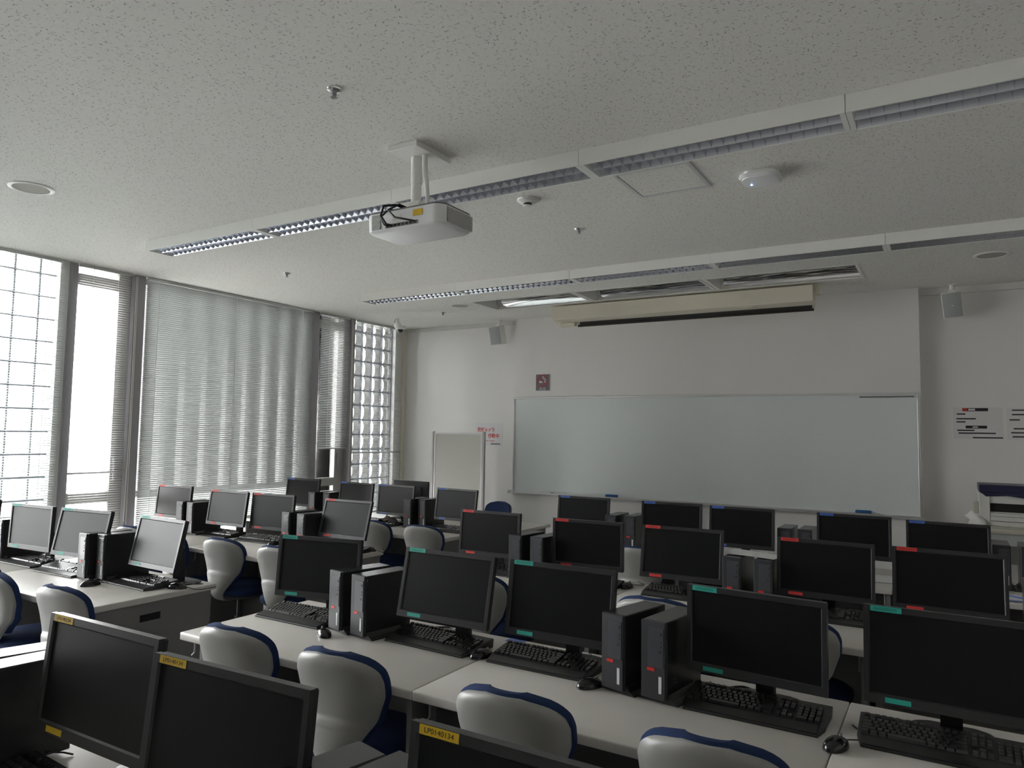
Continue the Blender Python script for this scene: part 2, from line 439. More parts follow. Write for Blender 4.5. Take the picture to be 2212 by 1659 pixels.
# ------------------------------------------------------------------ blinds
def blind(label, y0, y1, ztop, zbot, tilt, pitch, mslat, strings, x=XW + 0.035, wid=0.025, nfold=0, cordy=None):
    t = thing('venetian_blind', label, 'blind', (x, (y0 + y1) / 2, ztop), group='venetian blinds on the window wall')
    hy = (y1 - y0) / 2
    b = B(); b.box(-0.014, 0.014, -hy, hy, -0.028, -0.001, bev=0.002, seg=1); b.obj('head_rail', M['rail'], t)
    b = B(); z = -0.045; ca, sa = math.cos(tilt), math.sin(tilt)
    H = ztop - zbot
    zs = []
    while z > -H + 0.02: zs.append(z); z -= pitch
    for z in zs:
        pts = []
        for q in (-1, -0.33, 0.33, 1):
            w = q * wid / 2; c = 0.0016 * (1 - q * q)
            pts.append((w * ca - c * sa, z + w * sa + c * ca))
        for (xa, za), (xb, zb) in zip(pts, pts[1:]):
            b.quad((xa, -hy, za), (xb, -hy, zb), (xb, hy, zb), (xa, hy, za))
    b.obj('slats', mslat, t, smooth=True)
    b = B(); b.box(-0.012, 0.012, -hy, hy, -H, -H + 0.014, bev=0.002, seg=1); b.obj('bottom_rail', M['rail'], t)
    for sy in strings:
        b = B(); yy = sy - (y0 + y1) / 2
        b.tube([(wid / 2 + 0.001, yy, -0.02), (wid / 2 + 0.001, yy, -H + 0.01)], 0.0022, 5)
        b.obj('ladder_cord', M['cordw'], t)
    if cordy:
        b = B(); yy = cordy - (y0 + y1) / 2
        b.tube([(0.03, yy, -0.02), (0.032, yy + 0.003, -0.8), (0.04, yy - 0.004, -1.6), (0.035, yy - 0.012, -2.35)], 0.004, 6)
        b.tube([(0.03, yy + 0.014, -0.02), (0.034, yy + 0.016, -1.0), (0.035, yy + 0.012, -2.4)], 0.0035, 6)
        b.obj('pull_cord', M['cordw'], t)
    return t
T = ZC - 0.002
blind('open white blind over the near glass block window at the left edge', -0.55, 3.335, T, 0.55, R(-17), 0.0215, M['slat'], (0.2, 1.2, 2.2, 3.20))
blind('open white blind down the tall window with the bright narrow pane', 3.456, 3.93, T, 0.55, R(-3), 0.0215, M['slat_w'], (3.57, 3.80), cordy=3.965)
blind('wide closed grey blind striped by the fins behind it', 4.095, 6.248, T, 0.60, R(45), 0.0205, M['slat_c'], (4.212, 5.124, 6.075))
blind('half lowered blind over the far tall window with the open lower pane', 6.385, 6.875, T, 1.40, R(24), 0.0215, M['slat_w'], (6.52, 6.76), cordy=6.90)
blind('open white blind over the far glass block window in the corner', 7.018, 7.98, T, 0.55, R(-8), 0.0215, M['slat_w'], (7.2, 7.6))

# ================================================================== CEILING THINGS
# fluorescent battens with louvers
FL = 1.259; FW = 0.225; FZ = 3.023
def make_fixture():
    t = thing('ceiling_light', '', 'ceiling light')
    h = ZC - FZ
    b = B()                                               # housing: top, sides, ends
    b.box(0.0015, FL - 0.0015, 0, 0.010, -h, -0.0005); b.box(0.0015, FL - 0.0015, FW - 0.010, FW, -h, -0.0005)
    b.box(0.0015, 0.024, 0.010, FW - 0.010, -h, -0.0005); b.box(FL - 0.024, FL - 0.0015, 0.010, FW - 0.010, -h, -0.0005)
    b.box(0.024, FL - 0.024, 0.010, FW - 0.010, -0.012, -0.0005)
    b.obj('housing', M['white'], t)
    b = B()                                               # reflectors: two curved channels and central spine
    for c0, c1 in ((0.010, FW / 2), (FW / 2, FW - 0.010)):
        def ch(u, v, c0=c0, c1=c1):
            q = 2 * u - 1
            return (0.026 + (FL - 0.052) * v, c0 + (c1 - c0) * u, -h + 0.003 + 0.055 * (1 - abs(q) ** 3.0))
        b.grid(ch, 10, 1)
    b.obj('reflector', M['louver'], t, smooth=True)
    b = B(); n = 21
    for k in range(1, n):
        x = 0.026 + (FL - 0.052) * k / n
        for c0, c1 in ((0.012, FW / 2 - 0.002), (FW / 2 + 0.002, FW - 0.012)):
            def bl(u, v, x=x, c0=c0, c1=c1, s=1):
                q = 2 * u - 1
                dz = 0.030 + 0.010 * q * q
                return (x + s * 0.010 * v ** 2, c0 + (c1 - c0) * u, -h + 0.002 + 0.0 + (1 - q * q) * 0.010 + dz * v)
            b.grid(bl, 6, 4); b.grid(lambda u, v, f=bl: f(u, v, s=-1), 6, 4)
    b.obj('louver', M['louver'], t, smooth=True)
    for yc in (FW * 0.27, FW * 0.73):
        b = B(); b.tube([(0.03, yc, -0.030), (FL - 0.03, yc, -0.030)], 0.012, 8); b.obj('lamp_tube', M['tube'], t, smooth=True)
    return t
fix = Proto(make_fixture())
ordn = ['first', 'second', 'third', 'fourth', 'fifth', 'sixth']
for rowname, y, x0 in (('near', 3.276, -5.384), ('far', 5.704, -5.394)):
    for k in range(5):
        fix.place((x0 + FL * k, y, ZC), 0, 'white louvered ceiling light, %s section from the windows in the %s row' % (ordn[k], rowname), 'ceiling lights in the %s row' % rowname)

# light troughs recessed in front of the whiteboard
for k, (x0, x1) in enumerate(TX):
    t = thing('recessed_light', 'mirror lined recessed light trough above the screen, %s of three' % ['left end', 'middle', 'right end'][k], 'recessed light', ((x0 + x1) / 2, (TY[0] + TY[1]) / 2, ZC), group='recessed trough lights')
    hx = (x1 - x0) / 2; hy = (TY[1] - TY[0]) / 2
    b = B()
    b.box(-hx, hx, -hy, hy, 0.25, 0.26)
    b.box(-hx, -hx + 0.006, -hy, hy, 0.001, 0.25); b.box(hx - 0.006, hx, -hy, hy, 0.001, 0.25)
    b.box(-hx, hx, -hy, -hy + 0.006, 0.001, 0.25); b.box(-hx, hx, hy - 0.006, hy, 0.001, 0.25)
    b.obj('housing', M['white'], t)
    b = B(); b.box(-hx - 0.02, hx + 0.02, -hy - 0.02, -hy + 0.004, -0.004, 0.0); b.box(-hx - 0.02, hx + 0.02, hy - 0.004, hy + 0.02, -0.004, 0.0)
    b.box(-hx - 0.02, -hx + 0.004, -hy, hy, -0.004, 0.0); b.box(hx - 0.004, hx + 0.02, -hy, hy, -0.004, 0.0); b.obj('flange', M['white'], t)
    b = B()
    def mir(u, v): 
        a = u * PI * 0.55
        return (-hx + 0.008 + (2 * hx - 0.016) * v, hy - 0.008 - 0.40 * (1 - math.cos(a)), 0.005 + 0.235 * math.sin(a))
    b.grid(mir, 14, 1); b.obj('mirror_reflector', M['mirror'], t, smooth=True)
    b = B(); b.tube([(-hx + 0.03, -hy + 0.10, 0.13), (hx - 0.03, -hy + 0.10, 0.13)], 0.013, 8); b.obj('lamp_tube', M['tube'], t, smooth=True)
    b = B(); b.box(-hx + 0.03, -hx + 0.09, hy - 0.012, hy - 0.0085, 0.012, 0.03); b.obj('rating_label', M['cream'], t, label='small pale yellow label')

# round ceiling speakers
for x, y, lab in ((-4.82, 2.18, 'round flush speaker in the ceiling near the left edge, closest to the camera'), (-4.82, 6.757, 'round flush speaker in the ceiling left of the projection screen'), (0.32, 6.757, 'round flush speaker in the ceiling at the far right')):
    t = thing('ceiling_speaker', lab, 'speaker', (x, y, ZC), group='round ceiling speakers')
    b = B(); b.lathe([(0.098, 0), (0.124, 0), (0.124, -0.004), (0.110, -0.009), (0.100, -0.006), (0.098, 0)], 40, cap=False); b.obj('ring', M['white'], t, smooth=True)
    b = B(); b.lathe([(0.099, -0.001), (0.099, -0.0045)], 40); b.obj('grille', M['beige'], t)
# sprinkler heads
for x, y, lab in ((-2.234, 2.167, 'small sprinkler head in the ceiling nearest the camera'), (-5.29, 4.612, 'small sprinkler head in the ceiling between the light rows near the windows'),
                  (-2.239, 4.58, 'small sprinkler head in the ceiling right of the smoke detector'), (-5.293, 7.064, 'small sprinkler head in the ceiling beside the far round speaker')):
    t = thing('sprinkler', lab, 'sprinkler', (x, y, ZC), group='ceiling sprinklers')
    b = B(); b.lathe([(0.012, -0.001), (0.033, -0.001), (0.031, -0.006), (0.016, -0.010), (0.012, -0.010)], 24); b.obj('escutcheon', M['chrome'], t, smooth=True)
    b = B(); b.lathe([(0.009, -0.009), (0.012, -0.016), (0.012, -0.026), (0.006, -0.034)], 16); b.obj('head', M['post'], t, smooth=True)
    b = B(); b.lathe([(0.004, -0.034), (0.015, -0.036), (0.015, -0.038), (0.003, -0.039)], 16); b.obj('deflector', M['chrome'], t, smooth=True)
# smoke detector
t = thing('smoke_detector', 'round white smoke detector on the ceiling right of the projector', 'smoke detector', (-2.233, 3.837, ZC))
b = B(); b.lathe([(0.01, -0.0005), (0.068, -0.0005), (0.066, -0.010), (0.050, -0.022), (0.026, -0.026)], 32); b.obj('base', M['white'], t, smooth=True)
b = B(); b.lathe([(0.026, -0.026), (0.026, -0.036), (0.022, -0.040)], 24); b.obj('vent_band', M['darkgap'], t)
b = B(); b.lathe([(0.028, -0.038), (0.027, -0.044), (0.012, -0.047)], 24); b.obj('cap', M['white'], t, smooth=True)
# wireless access point
t = thing('access_point', 'white rounded wireless access point with a blue light on the ceiling', 'access point', (-0.865, 4.07, ZC))
b = B()
def rrect(hx, hy, r, n=8):
    out = []
    for cx, cy, a0 in ((hx - r, hy - r, 0), (-hx + r, hy - r, 90), (-hx + r, -hy + r, 180), (hx - r, -hy + r, 270)):
        for k in range(n + 1):
            a = R(a0 + 90 * k / n); out.append((cx + r * math.cos(a), cy + r * math.sin(a)))
    return out
def stack(b, layers, cap=True):
    rings = []
    for (hx, hy, r, z) in layers: rings.append([b.bm.verts.new((x, y, z)) for x, y in rrect(hx, hy, r)])
    for a, c in zip(rings, rings[1:]):
        n = len(a)
        for i in range(n): b.bm.faces.new((a[i], a[(i + 1) % n], c[(i + 1) % n], c[i]))
    if cap: b.bm.faces.new(rings[0]); b.bm.faces.new(rings[-1])
stack(b, [(0.085, 0.085, 0.04, -0.0005), (0.088, 0.088, 0.05, -0.012), (0.105, 0.105, 0.055, -0.018), (0.108, 0.108, 0.055, -0.030), (0.100, 0.100, 0.052, -0.040)]); b.obj('casing', M['white2'], t, smooth=True)
b = B(); stack(b, [(0.094, 0.094, 0.05, -0.0395), (0.092, 0.092, 0.05, -0.0455), (0.085, 0.085, 0.045, -0.047)]); b.obj('cover', M['white2'], t, smooth=True)
b = B(); b.lathe([(0.0045, -0.0465), (0.004, -0.0485)], 12, c=(-0.058, 0.028, 0)); b.obj('status_light', M['led'], t, label='small blue status light')
# access hatch
t = thing('access_hatch', 'square access hatch framed in metal set in the ceiling by the near lights', 'hatch', (-1.378, 3.916, ZC))
b = B(); q = 0.222
for (x0, x1, y0, y1) in ((-q, q, -q, -q + 0.022), (-q, q, q - 0.022, q), (-q, -q + 0.022, -q + 0.022, q - 0.022), (q - 0.022, q, -q + 0.022, q - 0.022)): b.box(x0, x1, y0, y1, -0.005, -0.0005)
b.obj('frame', M['alu'], t)
b = B(); q2 = q - 0.024; b.box(-q2, q2, -q2, q2, -0.003, -0.0005); b.obj('lid', M['ceil'], t)
# projector
t = thing('projector', 'white ceiling projector with grey vents hanging on a pole', 'projector', (-2.338, 2.90, 2.66))
b = B(); stack(b, [(0.232, 0.130, 0.05, 0.0), (0.245, 0.143, 0.055, 0.008), (0.247, 0.146, 0.055, 0.06), (0.247, 0.146, 0.055, 0.095)]); b.obj('body', M['white2'], t, smooth=True)
b = B(); stack(b, [(0.247, 0.146, 0.055, 0.0955), (0.244, 0.143, 0.055, 0.104), (0.22, 0.12, 0.04, 0.108)]); b.obj('top_cover', M['grille'], t, smooth=True, label='dark grey upper rim')
def vent(x0, x1, z0, z1, side):
    b = B(); n = 11
    if side == 'rear':
        b.box(x0, x1, -0.1475, -0.1455, z0, z1)
    else:
        b.box(0.2465, 0.2482, x0, x1, z0, z1)
    o = b.obj('vent_grille', M['grille'], t)
    b = B()
    for k in range(n):
        z = z0 + 0.003 + (z1 - z0 - 0.006) * k / (n - 1)
        if side == 'rear': b.box(x0 + 0.003, x1 - 0.003, -0.1495, -0.1470, z - 0.0014, z + 0.0014)
        else: b.box(0.248, 0.2498, x0 + 0.003, x1 - 0.003, z - 0.0014, z + 0.0014)
    b.obj('slat_row', M['white'], o)
vent(-0.195, -0.135, 0.012, 0.088, 'rear')
vent(-0.095, 0.125, 0.012, 0.090, 'side')
b = B(); b.box(0.075, 0.135, -0.1485, -0.146, 0.050, 0.082); b.obj('warning_label', M['yellow'], t, label='yellow label beside the sockets')
b = B(); b.box(-0.105, 0.105, -0.1483, -0.1462, 0.010, 0.028)
b.obj('socket_strip', M['grille'], t)
b = B()
for k in range(8): b.box(-0.096 + 0.025 * k, -0.080 + 0.025 * k, -0.150, -0.148, 0.013, 0.025, bev=0.001, seg=1)
b.obj('sockets', M['ink'], t)
b = B(); b.box(-0.06, 0.0, -0.1482, -0.1462, 0.045, 0.07)
for k in range(6): b.box(-0.058, -0.002, -0.1492, -0.148, 0.047 + 0.004 * k, 0.049 + 0.004 * k)
b.obj('rear_slots', M['white'], t)
zt = ZC - 2.66
b = B(); b.box(-0.105, 0.085, -0.145, 0.145, zt - 0.032, zt - 0.001, bev=0.003, seg=1); b.obj('ceiling_plate', M['white'], t)
b = B(); b.tube([(-0.02, -0.01, zt - 0.03), (-0.02, -0.01, 0.27)], 0.030, 20); b.tube([(-0.02, -0.01, 0.275), (-0.02, -0.01, 0.150)], 0.026, 20); b.obj('pole', M['white'], t, smooth=True)
b = B(); b.box(-0.085, 0.05, -0.07, 0.05, 0.125, 0.16, bev=0.003, seg=1); b.box(-0.10, -0.06, -0.06, 0.06, 0.105, 0.127); b.box(0.02, 0.06, -0.06, 0.06, 0.105, 0.127); b.obj('mount_bracket', M['white'], t)
b = B(); b.tube([(0.04, -0.02, zt - 0.033), (0.045, -0.022, 0.33), (0.07, -0.03, 0.2), (0.085, -0.04, 0.107)], [0.016, 0.016, 0.012, 0.012], 10); b.obj('cable_sleeve', M['white'], t, smooth=True)
b = B(); b.tube([(-0.03, -0.05, 0.118), (-0.06, -0.12, 0.135), (-0.085, -0.185, 0.115), (-0.09, -0.2, 0.06), (-0.07, -0.18, 0.02), (-0.055, -0.15, 0.018)], 0.006, 8)
b.tube([(-0.01, -0.05, 0.118), (-0.03, -0.13, 0.130), (-0.055, -0.185, 0.09), (-0.01, -0.185, 0.045), (0.05, -0.175, 0.03), (0.09, -0.15, 0.022)], 0.005, 8)
b.tube([(-0.05, -0.05, 0.115), (-0.09, -0.14, 0.11), (-0.11, -0.18, 0.06), (-0.09, -0.17, 0.022), (-0.08, -0.15, 0.018)], 0.005, 8); b.obj('cables', M['cord'], t, smooth=True)
# dome camera
t = thing('dome_camera', 'small white dome security camera on a ceiling bracket in the window corner', 'camera', (-6.12, 7.18, ZC))
b = B(); b.lathe([(0.028, -0.0005), (0.028, -0.008), (0.014, -0.010)], 20); b.tube([(0, 0, -0.008), (0, 0, -0.10)], 0.013, 12); b.box(-0.03, 0.035, -0.03, 0.03, -0.11, -0.06, bev=0.006); b.obj('bracket', M['white'], t, smooth=True)
b = B(); b.lathe([(0.02, -0.10), (0.072, -0.105), (0.070, -0.13), (0.050, -0.15)], 28, c=(0.055, 0, 0)); b.obj('casing', M['white'], t, smooth=True)
b = B(); b.lathe([(0.040, -0.150), (0.036, -0.172), (0.018, -0.186), (0.002, -0.189)], 20, c=(0.055, 0, 0)); b.obj('dome', M['dome'], t, smooth=True)
b = B(); b.tube([(-0.02, 0.0, -0.01), (-0.045, 0.0, -0.03), (-0.048, 0, -0.09), (-0.02, 0, -0.105)], 0.004, 6); b.obj('lead', M['grille'], t, smooth=True)
# corner speakers
for x, lab, ry in ((-5.0, 'grey wall speaker under the ceiling left of the whiteboard wall', R(2)), (0.055, 'grey wall speaker under the ceiling right of the whiteboard wall', R(-4))):
    t = thing('wall_speaker', lab, 'speaker', (x, 7.86, 2.90), group='wall speakers')
    tilt = Matrix.Rotation(R(9), 4, 'X') @ Matrix.Rotation(R(-5), 4, 'Y')
    b = B(); b.box(-0.082, 0.082, -0.06, 0.075, -0.12, 0.12, mtx=tilt, bev=0.008); b.obj('cabinet', M['white'], t, smooth=True)
    b = B(); b.box(-0.076, 0.076, -0.068, -0.059, -0.113, 0.113, mtx=tilt, bev=0.003); g = b.obj('grille', M['mesh'], t, smooth=True)
    b = B(); b.lathe([(0.006, 0), (0.005, -0.0015)], 12, mtx=tilt @ Matrix.Translation((0, -0.068, -0.005)) @ Matrix.Rotation(R(-90), 4, 'X')); b.obj('badge', M['white'], g)
    b = B(); b.box(-0.03, 0.03, 0.0, 0.06, 0.115, 0.145, bev=0.004); b.tube([(0, 0.03, 0.13), (0, 0.03, ZC - 2.90 - 0.001)], 0.02, 12); b.box(-0.035, 0.035, -0.005, 0.065, ZC - 2.90 - 0.008, ZC - 2.90 - 0.001); b.obj('bracket', M['white'], t)

# ================================================================== FRONT WALL THINGS
# projection screen case
SX0, SX1 = -3.845, -1.07; SY = 7.22
t = thing('projection_screen', 'long cream projection screen case with a black bottom bar hung above the whiteboard', 'projection screen', ((SX0 + SX1) / 2, SY, 2.93))
hw = (SX1 - SX0) / 2
b = B(); b.prism([(0, 0), (0, 0.155), (0.17, 0.155), (0.17, -0.02), (0.13, -0.045)], -hw, hw, axis='x', bev=0.004); b.obj('case', M['cream'], t)
b = B(); b.tube([(-hw + 0.28, 0.085, -0.072), (hw - 0.005, 0.085, -0.072)], 0.013, 10); b.obj('bottom_bar', M['blackbar'], t, smooth=True)
b = B(); b.box(-hw + 0.30, hw - 0.02, 0.083, 0.087, -0.072, -0.02); b.obj('screen_cloth', M['ink'], t, label='black border of the rolled screen cloth')
b = B(); b.box(-hw + 0.06, -hw + 0.25, 0.06, 0.11, -0.075, -0.03, bev=0.004, seg=1); b.obj('motor_box', M['cream'], t)
for s, zz in ((-1, 0.06), (1, 0.08)):
    b = B(); b.box(s * hw, s * (hw + 0.06), 0.05, 0.11, zz - 0.012, zz + 0.012)
    b.box(s * (hw + 0.02), s * (hw + 0.05), 0.06, 0.10, zz, ZC - 2.93 - 0.001); b.obj('hanger', M['cream'], t)
# whiteboard
WX0, WX1, WZ0, WZ1 = -4.763, -0.231, 0.890, 2.090
t = thing('whiteboard', 'long wall mounted whiteboard with an aluminium frame and pen tray', 'whiteboard', ((WX0 + WX1) / 2, YP, WZ0))
hw = (WX1 - WX0) / 2; hh = WZ1 - WZ0
b = B(); b.box(-hw + 0.01, hw - 0.01, 0.006, 0.0195, 0.01, hh - 0.01); b.obj('panel', M['board'], t)
b = B(); f = 0.022
for (x0, x1, z0, z1) in ((-hw, hw, hh - f, hh), (-hw, hw, 0, f * 0.6), (-hw, -hw + f, f * 0.6, hh - f), (hw - f, hw, f * 0.6, hh - f)): b.box(x0, x1, -0.003, 0.0195, z0, z1, bev=0.003, seg=1)
b.obj('frame', M['alu'], t)
b = B(); b.prism([(-0.075, 0.002), (-0.075, 0.022), (-0.070, 0.022), (-0.068, 0.010), (-0.003, 0.010), (-0.003, -0.008), (-0.06, -0.008)], -hw - 0.008, hw + 0.004, axis='x'); o = b.obj('pen_tray', M['alu'], t)
b = B(); b.box(-hw - 0.022, -hw - 0.007, -0.078, -0.002, -0.010, 0.024, bev=0.003, seg=1); b.box(hw + 0.003, hw + 0.018, -0.078, -0.002, -0.010, 0.024, bev=0.003, seg=1); b.obj('end_caps', M['tablem'], o)
b = B(); b.box(hw - 0.52, hw - 0.045, -0.006, -0.003, hh - 0.05, hh - 0.036); b.obj('magnet_strip', M['grille'], t)
for x, lab in ((-3.385, 'blue felt eraser on the whiteboard tray left of the middle'), (-0.73, 'blue felt eraser on the whiteboard tray near the right end')):
    t = thing('eraser', lab, 'eraser', (x, YP - 0.036, WZ0 + 0.0105), group='whiteboard erasers')
    b = B(); b.box(-0.07, 0.07, -0.026, 0.026, 0.012, 0.036, bev=0.005); b.obj('handle', M['eraser'], t, smooth=True)
    b = B(); b.box(-0.069, 0.069, -0.025, 0.025, 0, 0.012); b.obj('felt', M['ink'], t)
t = thing('marker', 'thin pale marker pen lying on the left end of the whiteboard tray', 'marker', (-4.27, YP - 0.035, WZ0 + 0.018))
b = B(); b.tube([(-0.10, 0, 0), (0.08, 0, 0)], 0.007, 10); b.obj('barrel', M['white2'], t, smooth=True)
b = B(); b.tube([(0.08, 0, 0), (0.125, 0, 0)], 0.0078, 10); b.obj('cap', M['grille'], t, smooth=True)
# no smoking sign
t = thing('no_smoking_sign', 'grey no smoking sign with a red ring on the wall above the whiteboard', 'sign', (-4.349, YP + 0.0185, 2.276))
FX = (R(90), 0, 0)
b = B(); b.box(-0.100, 0.100, -0.003, 0.0, -0.106, 0.106); b.obj('border', M['paper'], t)
b = B(); b.box(-0.095, 0.095, -0.005, -0.003, -0.101, 0.101); b.obj('face', M['signgrey'], t)
b = B()
def ringpart(b, r0, r1, y0, y1, cz, n=40):
    for k in range(n):
        a0, a1 = 2 * PI * k / n, 2 * PI * (k + 1) / n
        p = [(r * math.cos(a), y, cz + r * math.sin(a)) for y in (y0, y1) for r in (r0, r1) for a in (a0, a1)]
        b._f(p, [(0, 1, 3, 2), (4, 6, 7, 5), (0, 4, 5, 1), (2, 3, 7, 6)])
ringpart(b, 0.061, 0.079, -0.0065, -0.005, 0.018)
b.box(-0.066, 0.066, -0.0075, -0.005, -0.009, 0.009, mtx=Matrix.Translation((0, 0, 0.018)) @ Matrix.Rotation(R(45), 4, 'Y'))
b.obj('prohibition_ring', M['signred'], t)
b = B(); b.box(-0.048, 0.006, -0.0068, -0.005, -0.004, 0.017); b.box(0.022, 0.044, -0.0068, -0.005, -0.004, 0.017)
b.obj('cigarette', M['whitetag'], t)
b = B(); b.tube([(0.045, -0.0058, 0.022), (0.046, -0.0058, 0.038), (0.030, -0.0058, 0.044), (0.022, -0.0058, 0.058), (0.012, -0.0058, 0.070), (0.004, -0.0058, 0.080)], 0.004, 6)
b.tube([(0.040, -0.0058, 0.026), (0.022, -0.0058, 0.032), (0.006, -0.0058, 0.055), (-0.002, -0.0058, 0.07)], 0.003, 6); b.obj('smoke', M['whitetag'], t)
text_obj('禁 煙', 0.038, M['whitetag'], t, (0.0, -0.0052, -0.083), FX)
# camera notice
t = thing('camera_notice', 'white laminated notice with red Japanese lettering beside the mobile board', 'notice', (-5.227, YB - 0.001, 1.616))
b = B(); b.box(-0.212, 0.212, -0.002, 0, -0.147, 0.147); b.obj('sheet', M['film'], t)
text_obj('防犯カメラ', 0.062, M['redink'], t, (-0.045, -0.0023, 0.055), FX, width=0.262, bold=0.0012)
text_obj('作動中', 0.068, M['redink'], t, (0.075, -0.0023, -0.027), FX, width=0.175, bold=0.0014)
b = B()
for x0, x1 in ((-0.10, -0.075), (-0.065, -0.012), (0.0, 0.008), (0.016, 0.09)): b.box(x0, x1, -0.0026, -0.002, -0.091, -0.084)
b.obj('fine_print', M['redink'], t)
b = B(); b.box(0.03, 0.178, -0.0026, -0.002, -0.136, -0.118); b.obj('footer_bar', M['grille'], t)
# notices on the right
def notice(x0, x1, z0, z1, lab, left):
    t = thing('wall_notice', lab, 'notice', ((x0 + x1) / 2, YB - 0.001, (z0 + z1) / 2))
    hw, hh = (x1 - x0) / 2, (z1 - z0) / 2
    b = B(); b.box(-hw, hw, -0.0015, 0, -hh, hh); b.obj('sheet', M['filmdim'], t)
    b = B()
    if left:
        b.box(-hw * 0.62, hw * 0.42, -0.0022, -0.0015, hh * 0.76, hh * 0.96)
        b.box(-hw * 0.5, hw * 0.36, -0.0022, -0.0015, -hh * 0.34, -hh * 0.16)
        b.box(-hw * 0.22, hw * 0.98, -0.0022, -0.0015, -hh * 0.96, -hh * 0.88); b.obj('header_bars', M['ink'], t)
        b = B(); b.box(-hw * 0.62, -hw * 0.42, -0.0026, -0.0022, hh * 0.77, hh * 0.95); b.obj('red_tab', M['redink'], t)
        b = B(); b.box(-hw * 0.38, -hw * 0.1, -0.0027, -0.0022, hh * 0.80, hh * 0.92); b.box(-hw * 0.22, 0, -0.0027, -0.0022, -hh * 0.29, -hh * 0.21); b.obj('header_print', M['filmdim'], t)
        lines = [(-0.85, -0.5, 0.58), (-0.87, -0.08, 0.28), (-0.87, -0.5, 0.08), (-0.85, -0.15, -0.46), (-0.8, 0.7, -0.64)]
    else:
        lines = [(-0.8, 0.8, 0.85), (-0.8, 0.5, 0.58), (-0.9, -0.5, 0.25), (-0.75, 0.8, -0.3), (-0.85, 0.0, -0.55), (-0.8, 0.6, -0.8)]
    b = B()
    for a0, a1, zz in lines: b.box(a0 * hw, a1 * hw, -0.0022, -0.0015, (zz - 0.045) * hh, (zz + 0.045) * hh)
    b.obj('print_lines', M['darkgap'], t)
notice(0.040, 0.432, 1.650, 1.945, 'laminated notice with two black header bars on the dim right wall', True)
notice(0.462, 0.85, 1.645, 1.940, 'laminated notice cut by the right edge of the photo', False)
# mobile whiteboard
t = thing('mobile_whiteboard', 'tall narrow mobile whiteboard on a wheeled stand before the front wall', 'mobile whiteboard', (-5.335, 7.5, 0))
b = B(); b.box(-0.355, 0.355, -0.010, 0.010, 0.35, 1.615); b.obj('panel', M['board2'], t)
b = B()
for (x0, x1, z0, z1) in ((-0.372, 0.372, 1.612, 1.632), (-0.372, 0.372, 0.335, 0.355), (-0.372, -0.352, 0.355, 1.612), (0.352, 0.372, 0.355, 1.612)): b.box(x0, x1, -0.013, 0.013, z0, z1)
b.obj('frame', M['alu'], t)
for s in (-1, 1):
    b = B(); b.box(s * 0.391 - 0.015, s * 0.391 + 0.015, -0.018, 0.018, 0.075, 1.642, bev=0.003, seg=1); b.obj('post', M['alud'], t)
    b = B(); b.box(s * 0.391 - 0.018, s * 0.391 + 0.018, -0.28, 0.28, 0.045, 0.08, bev=0.004, seg=1); fo = b.obj('foot', M['alud'], t)
    for yy in (-0.25, 0.25):
        b = B(); b.lathe([(0.022, -0.01), (0.0225, 0), (0.022, 0.01)], 14, mtx=Matrix.Translation((s * 0.391, yy, 0.0225)) @ Matrix.Rotation(R(90), 4, 'Y')); b.obj('caster', M['ink'], fo)

# ================================================================== DESKS
DL, DD = 1.334, 0.765
def make_desk():
    t = thing('desk', '', 'desk')
    b = B(); b.box(0.001, DL - 0.001, 0, DD, DZ - 0.034, DZ, bev=0.006, seg=3); b.obj('tabletop', M['desk'], t, smooth=True)
    for s in (0, 1):
        x0, x1 = (0.012, 0.036) if s == 0 else (DL - 0.036, DL - 0.012)
        b = B(); h0, h1 = 0.30, 0.42
        b.box(x0, x1, 0.02 if s else 0.10, h0, 0, DZ - 0.035); b.box(x0, x1, h1, DD - 0.03, 0, DZ - 0.035)
        b.box(x0, x1, h0, h1, 0, 0.585); b.box(x0, x1, h0, h1, 0.625, DZ - 0.035); sp = b.obj('side_panel', M['panel'], t)
        b = B(); b.box(x0 + 0.008, x1 - 0.008, h0 - 0.001, h1 + 0.001, 0.584, 0.626); b.obj('cable_hole', M['hole'], sp, label='dark cable cut out')
        b = B(); xx = 0.045 if s == 0 else DL - 0.045
        b.tube([(xx, 0.05, DZ - 0.034), (xx, 0.05, DZ - 0.095), (xx, 0.035, DZ - 0.105)], 0.0045, 8); b.obj('bag_hook', M['hook'], t, smooth=True)
    b = B(); b.box(0.036, DL - 0.036, DD - 0.10, DD - 0.082, 0.22, DZ - 0.035); b.obj('modesty_panel', M['panel'], t)
    b = B(); b.box(0.06, DL - 0.06, DD - 0.25, DD - 0.12, DZ - 0.13, DZ - 0.12); b.box(0.06, DL - 0.06, DD - 0.255, DD - 0.25, DZ - 0.13, DZ - 0.09); b.obj('cable_tray', M['chairdark'], t)
    return t
desk = Proto(make_desk())
XC = [-2.983, -1.649, -0.315]        # left ends, middle block
XL = [-6.404, -5.070]                # left ends, window-side block
YF = {'Y': 0.58, 'G': 2.065, 'R': 3.545, 'B': 5.03}
RN = {'Y': 'yellow', 'G': 'teal', 'R': 'red', 'B': 'blue'}
side = ['left', 'middle', 'right']
for r in 'YGRB':
    for k, x in enumerate(XC):
        if r == 'Y' and k == 2: continue
        desk.place((x, YF[r], 0), 0, 'light grey desk, %s one in the middle block under the %s-stickered monitors' % (side[k], RN[r]), 'desks of the middle block')
    if r != 'Y':
        for k, x in enumerate(XL):
            desk.place((x, YF[r] - (0.012 if r != 'B' else 0.0), 0), 0, 'light grey desk, %s one in the window-side block under the %s-stickered monitors' % (['outer', 'aisle'][k], RN[r]), 'desks of the window-side block')

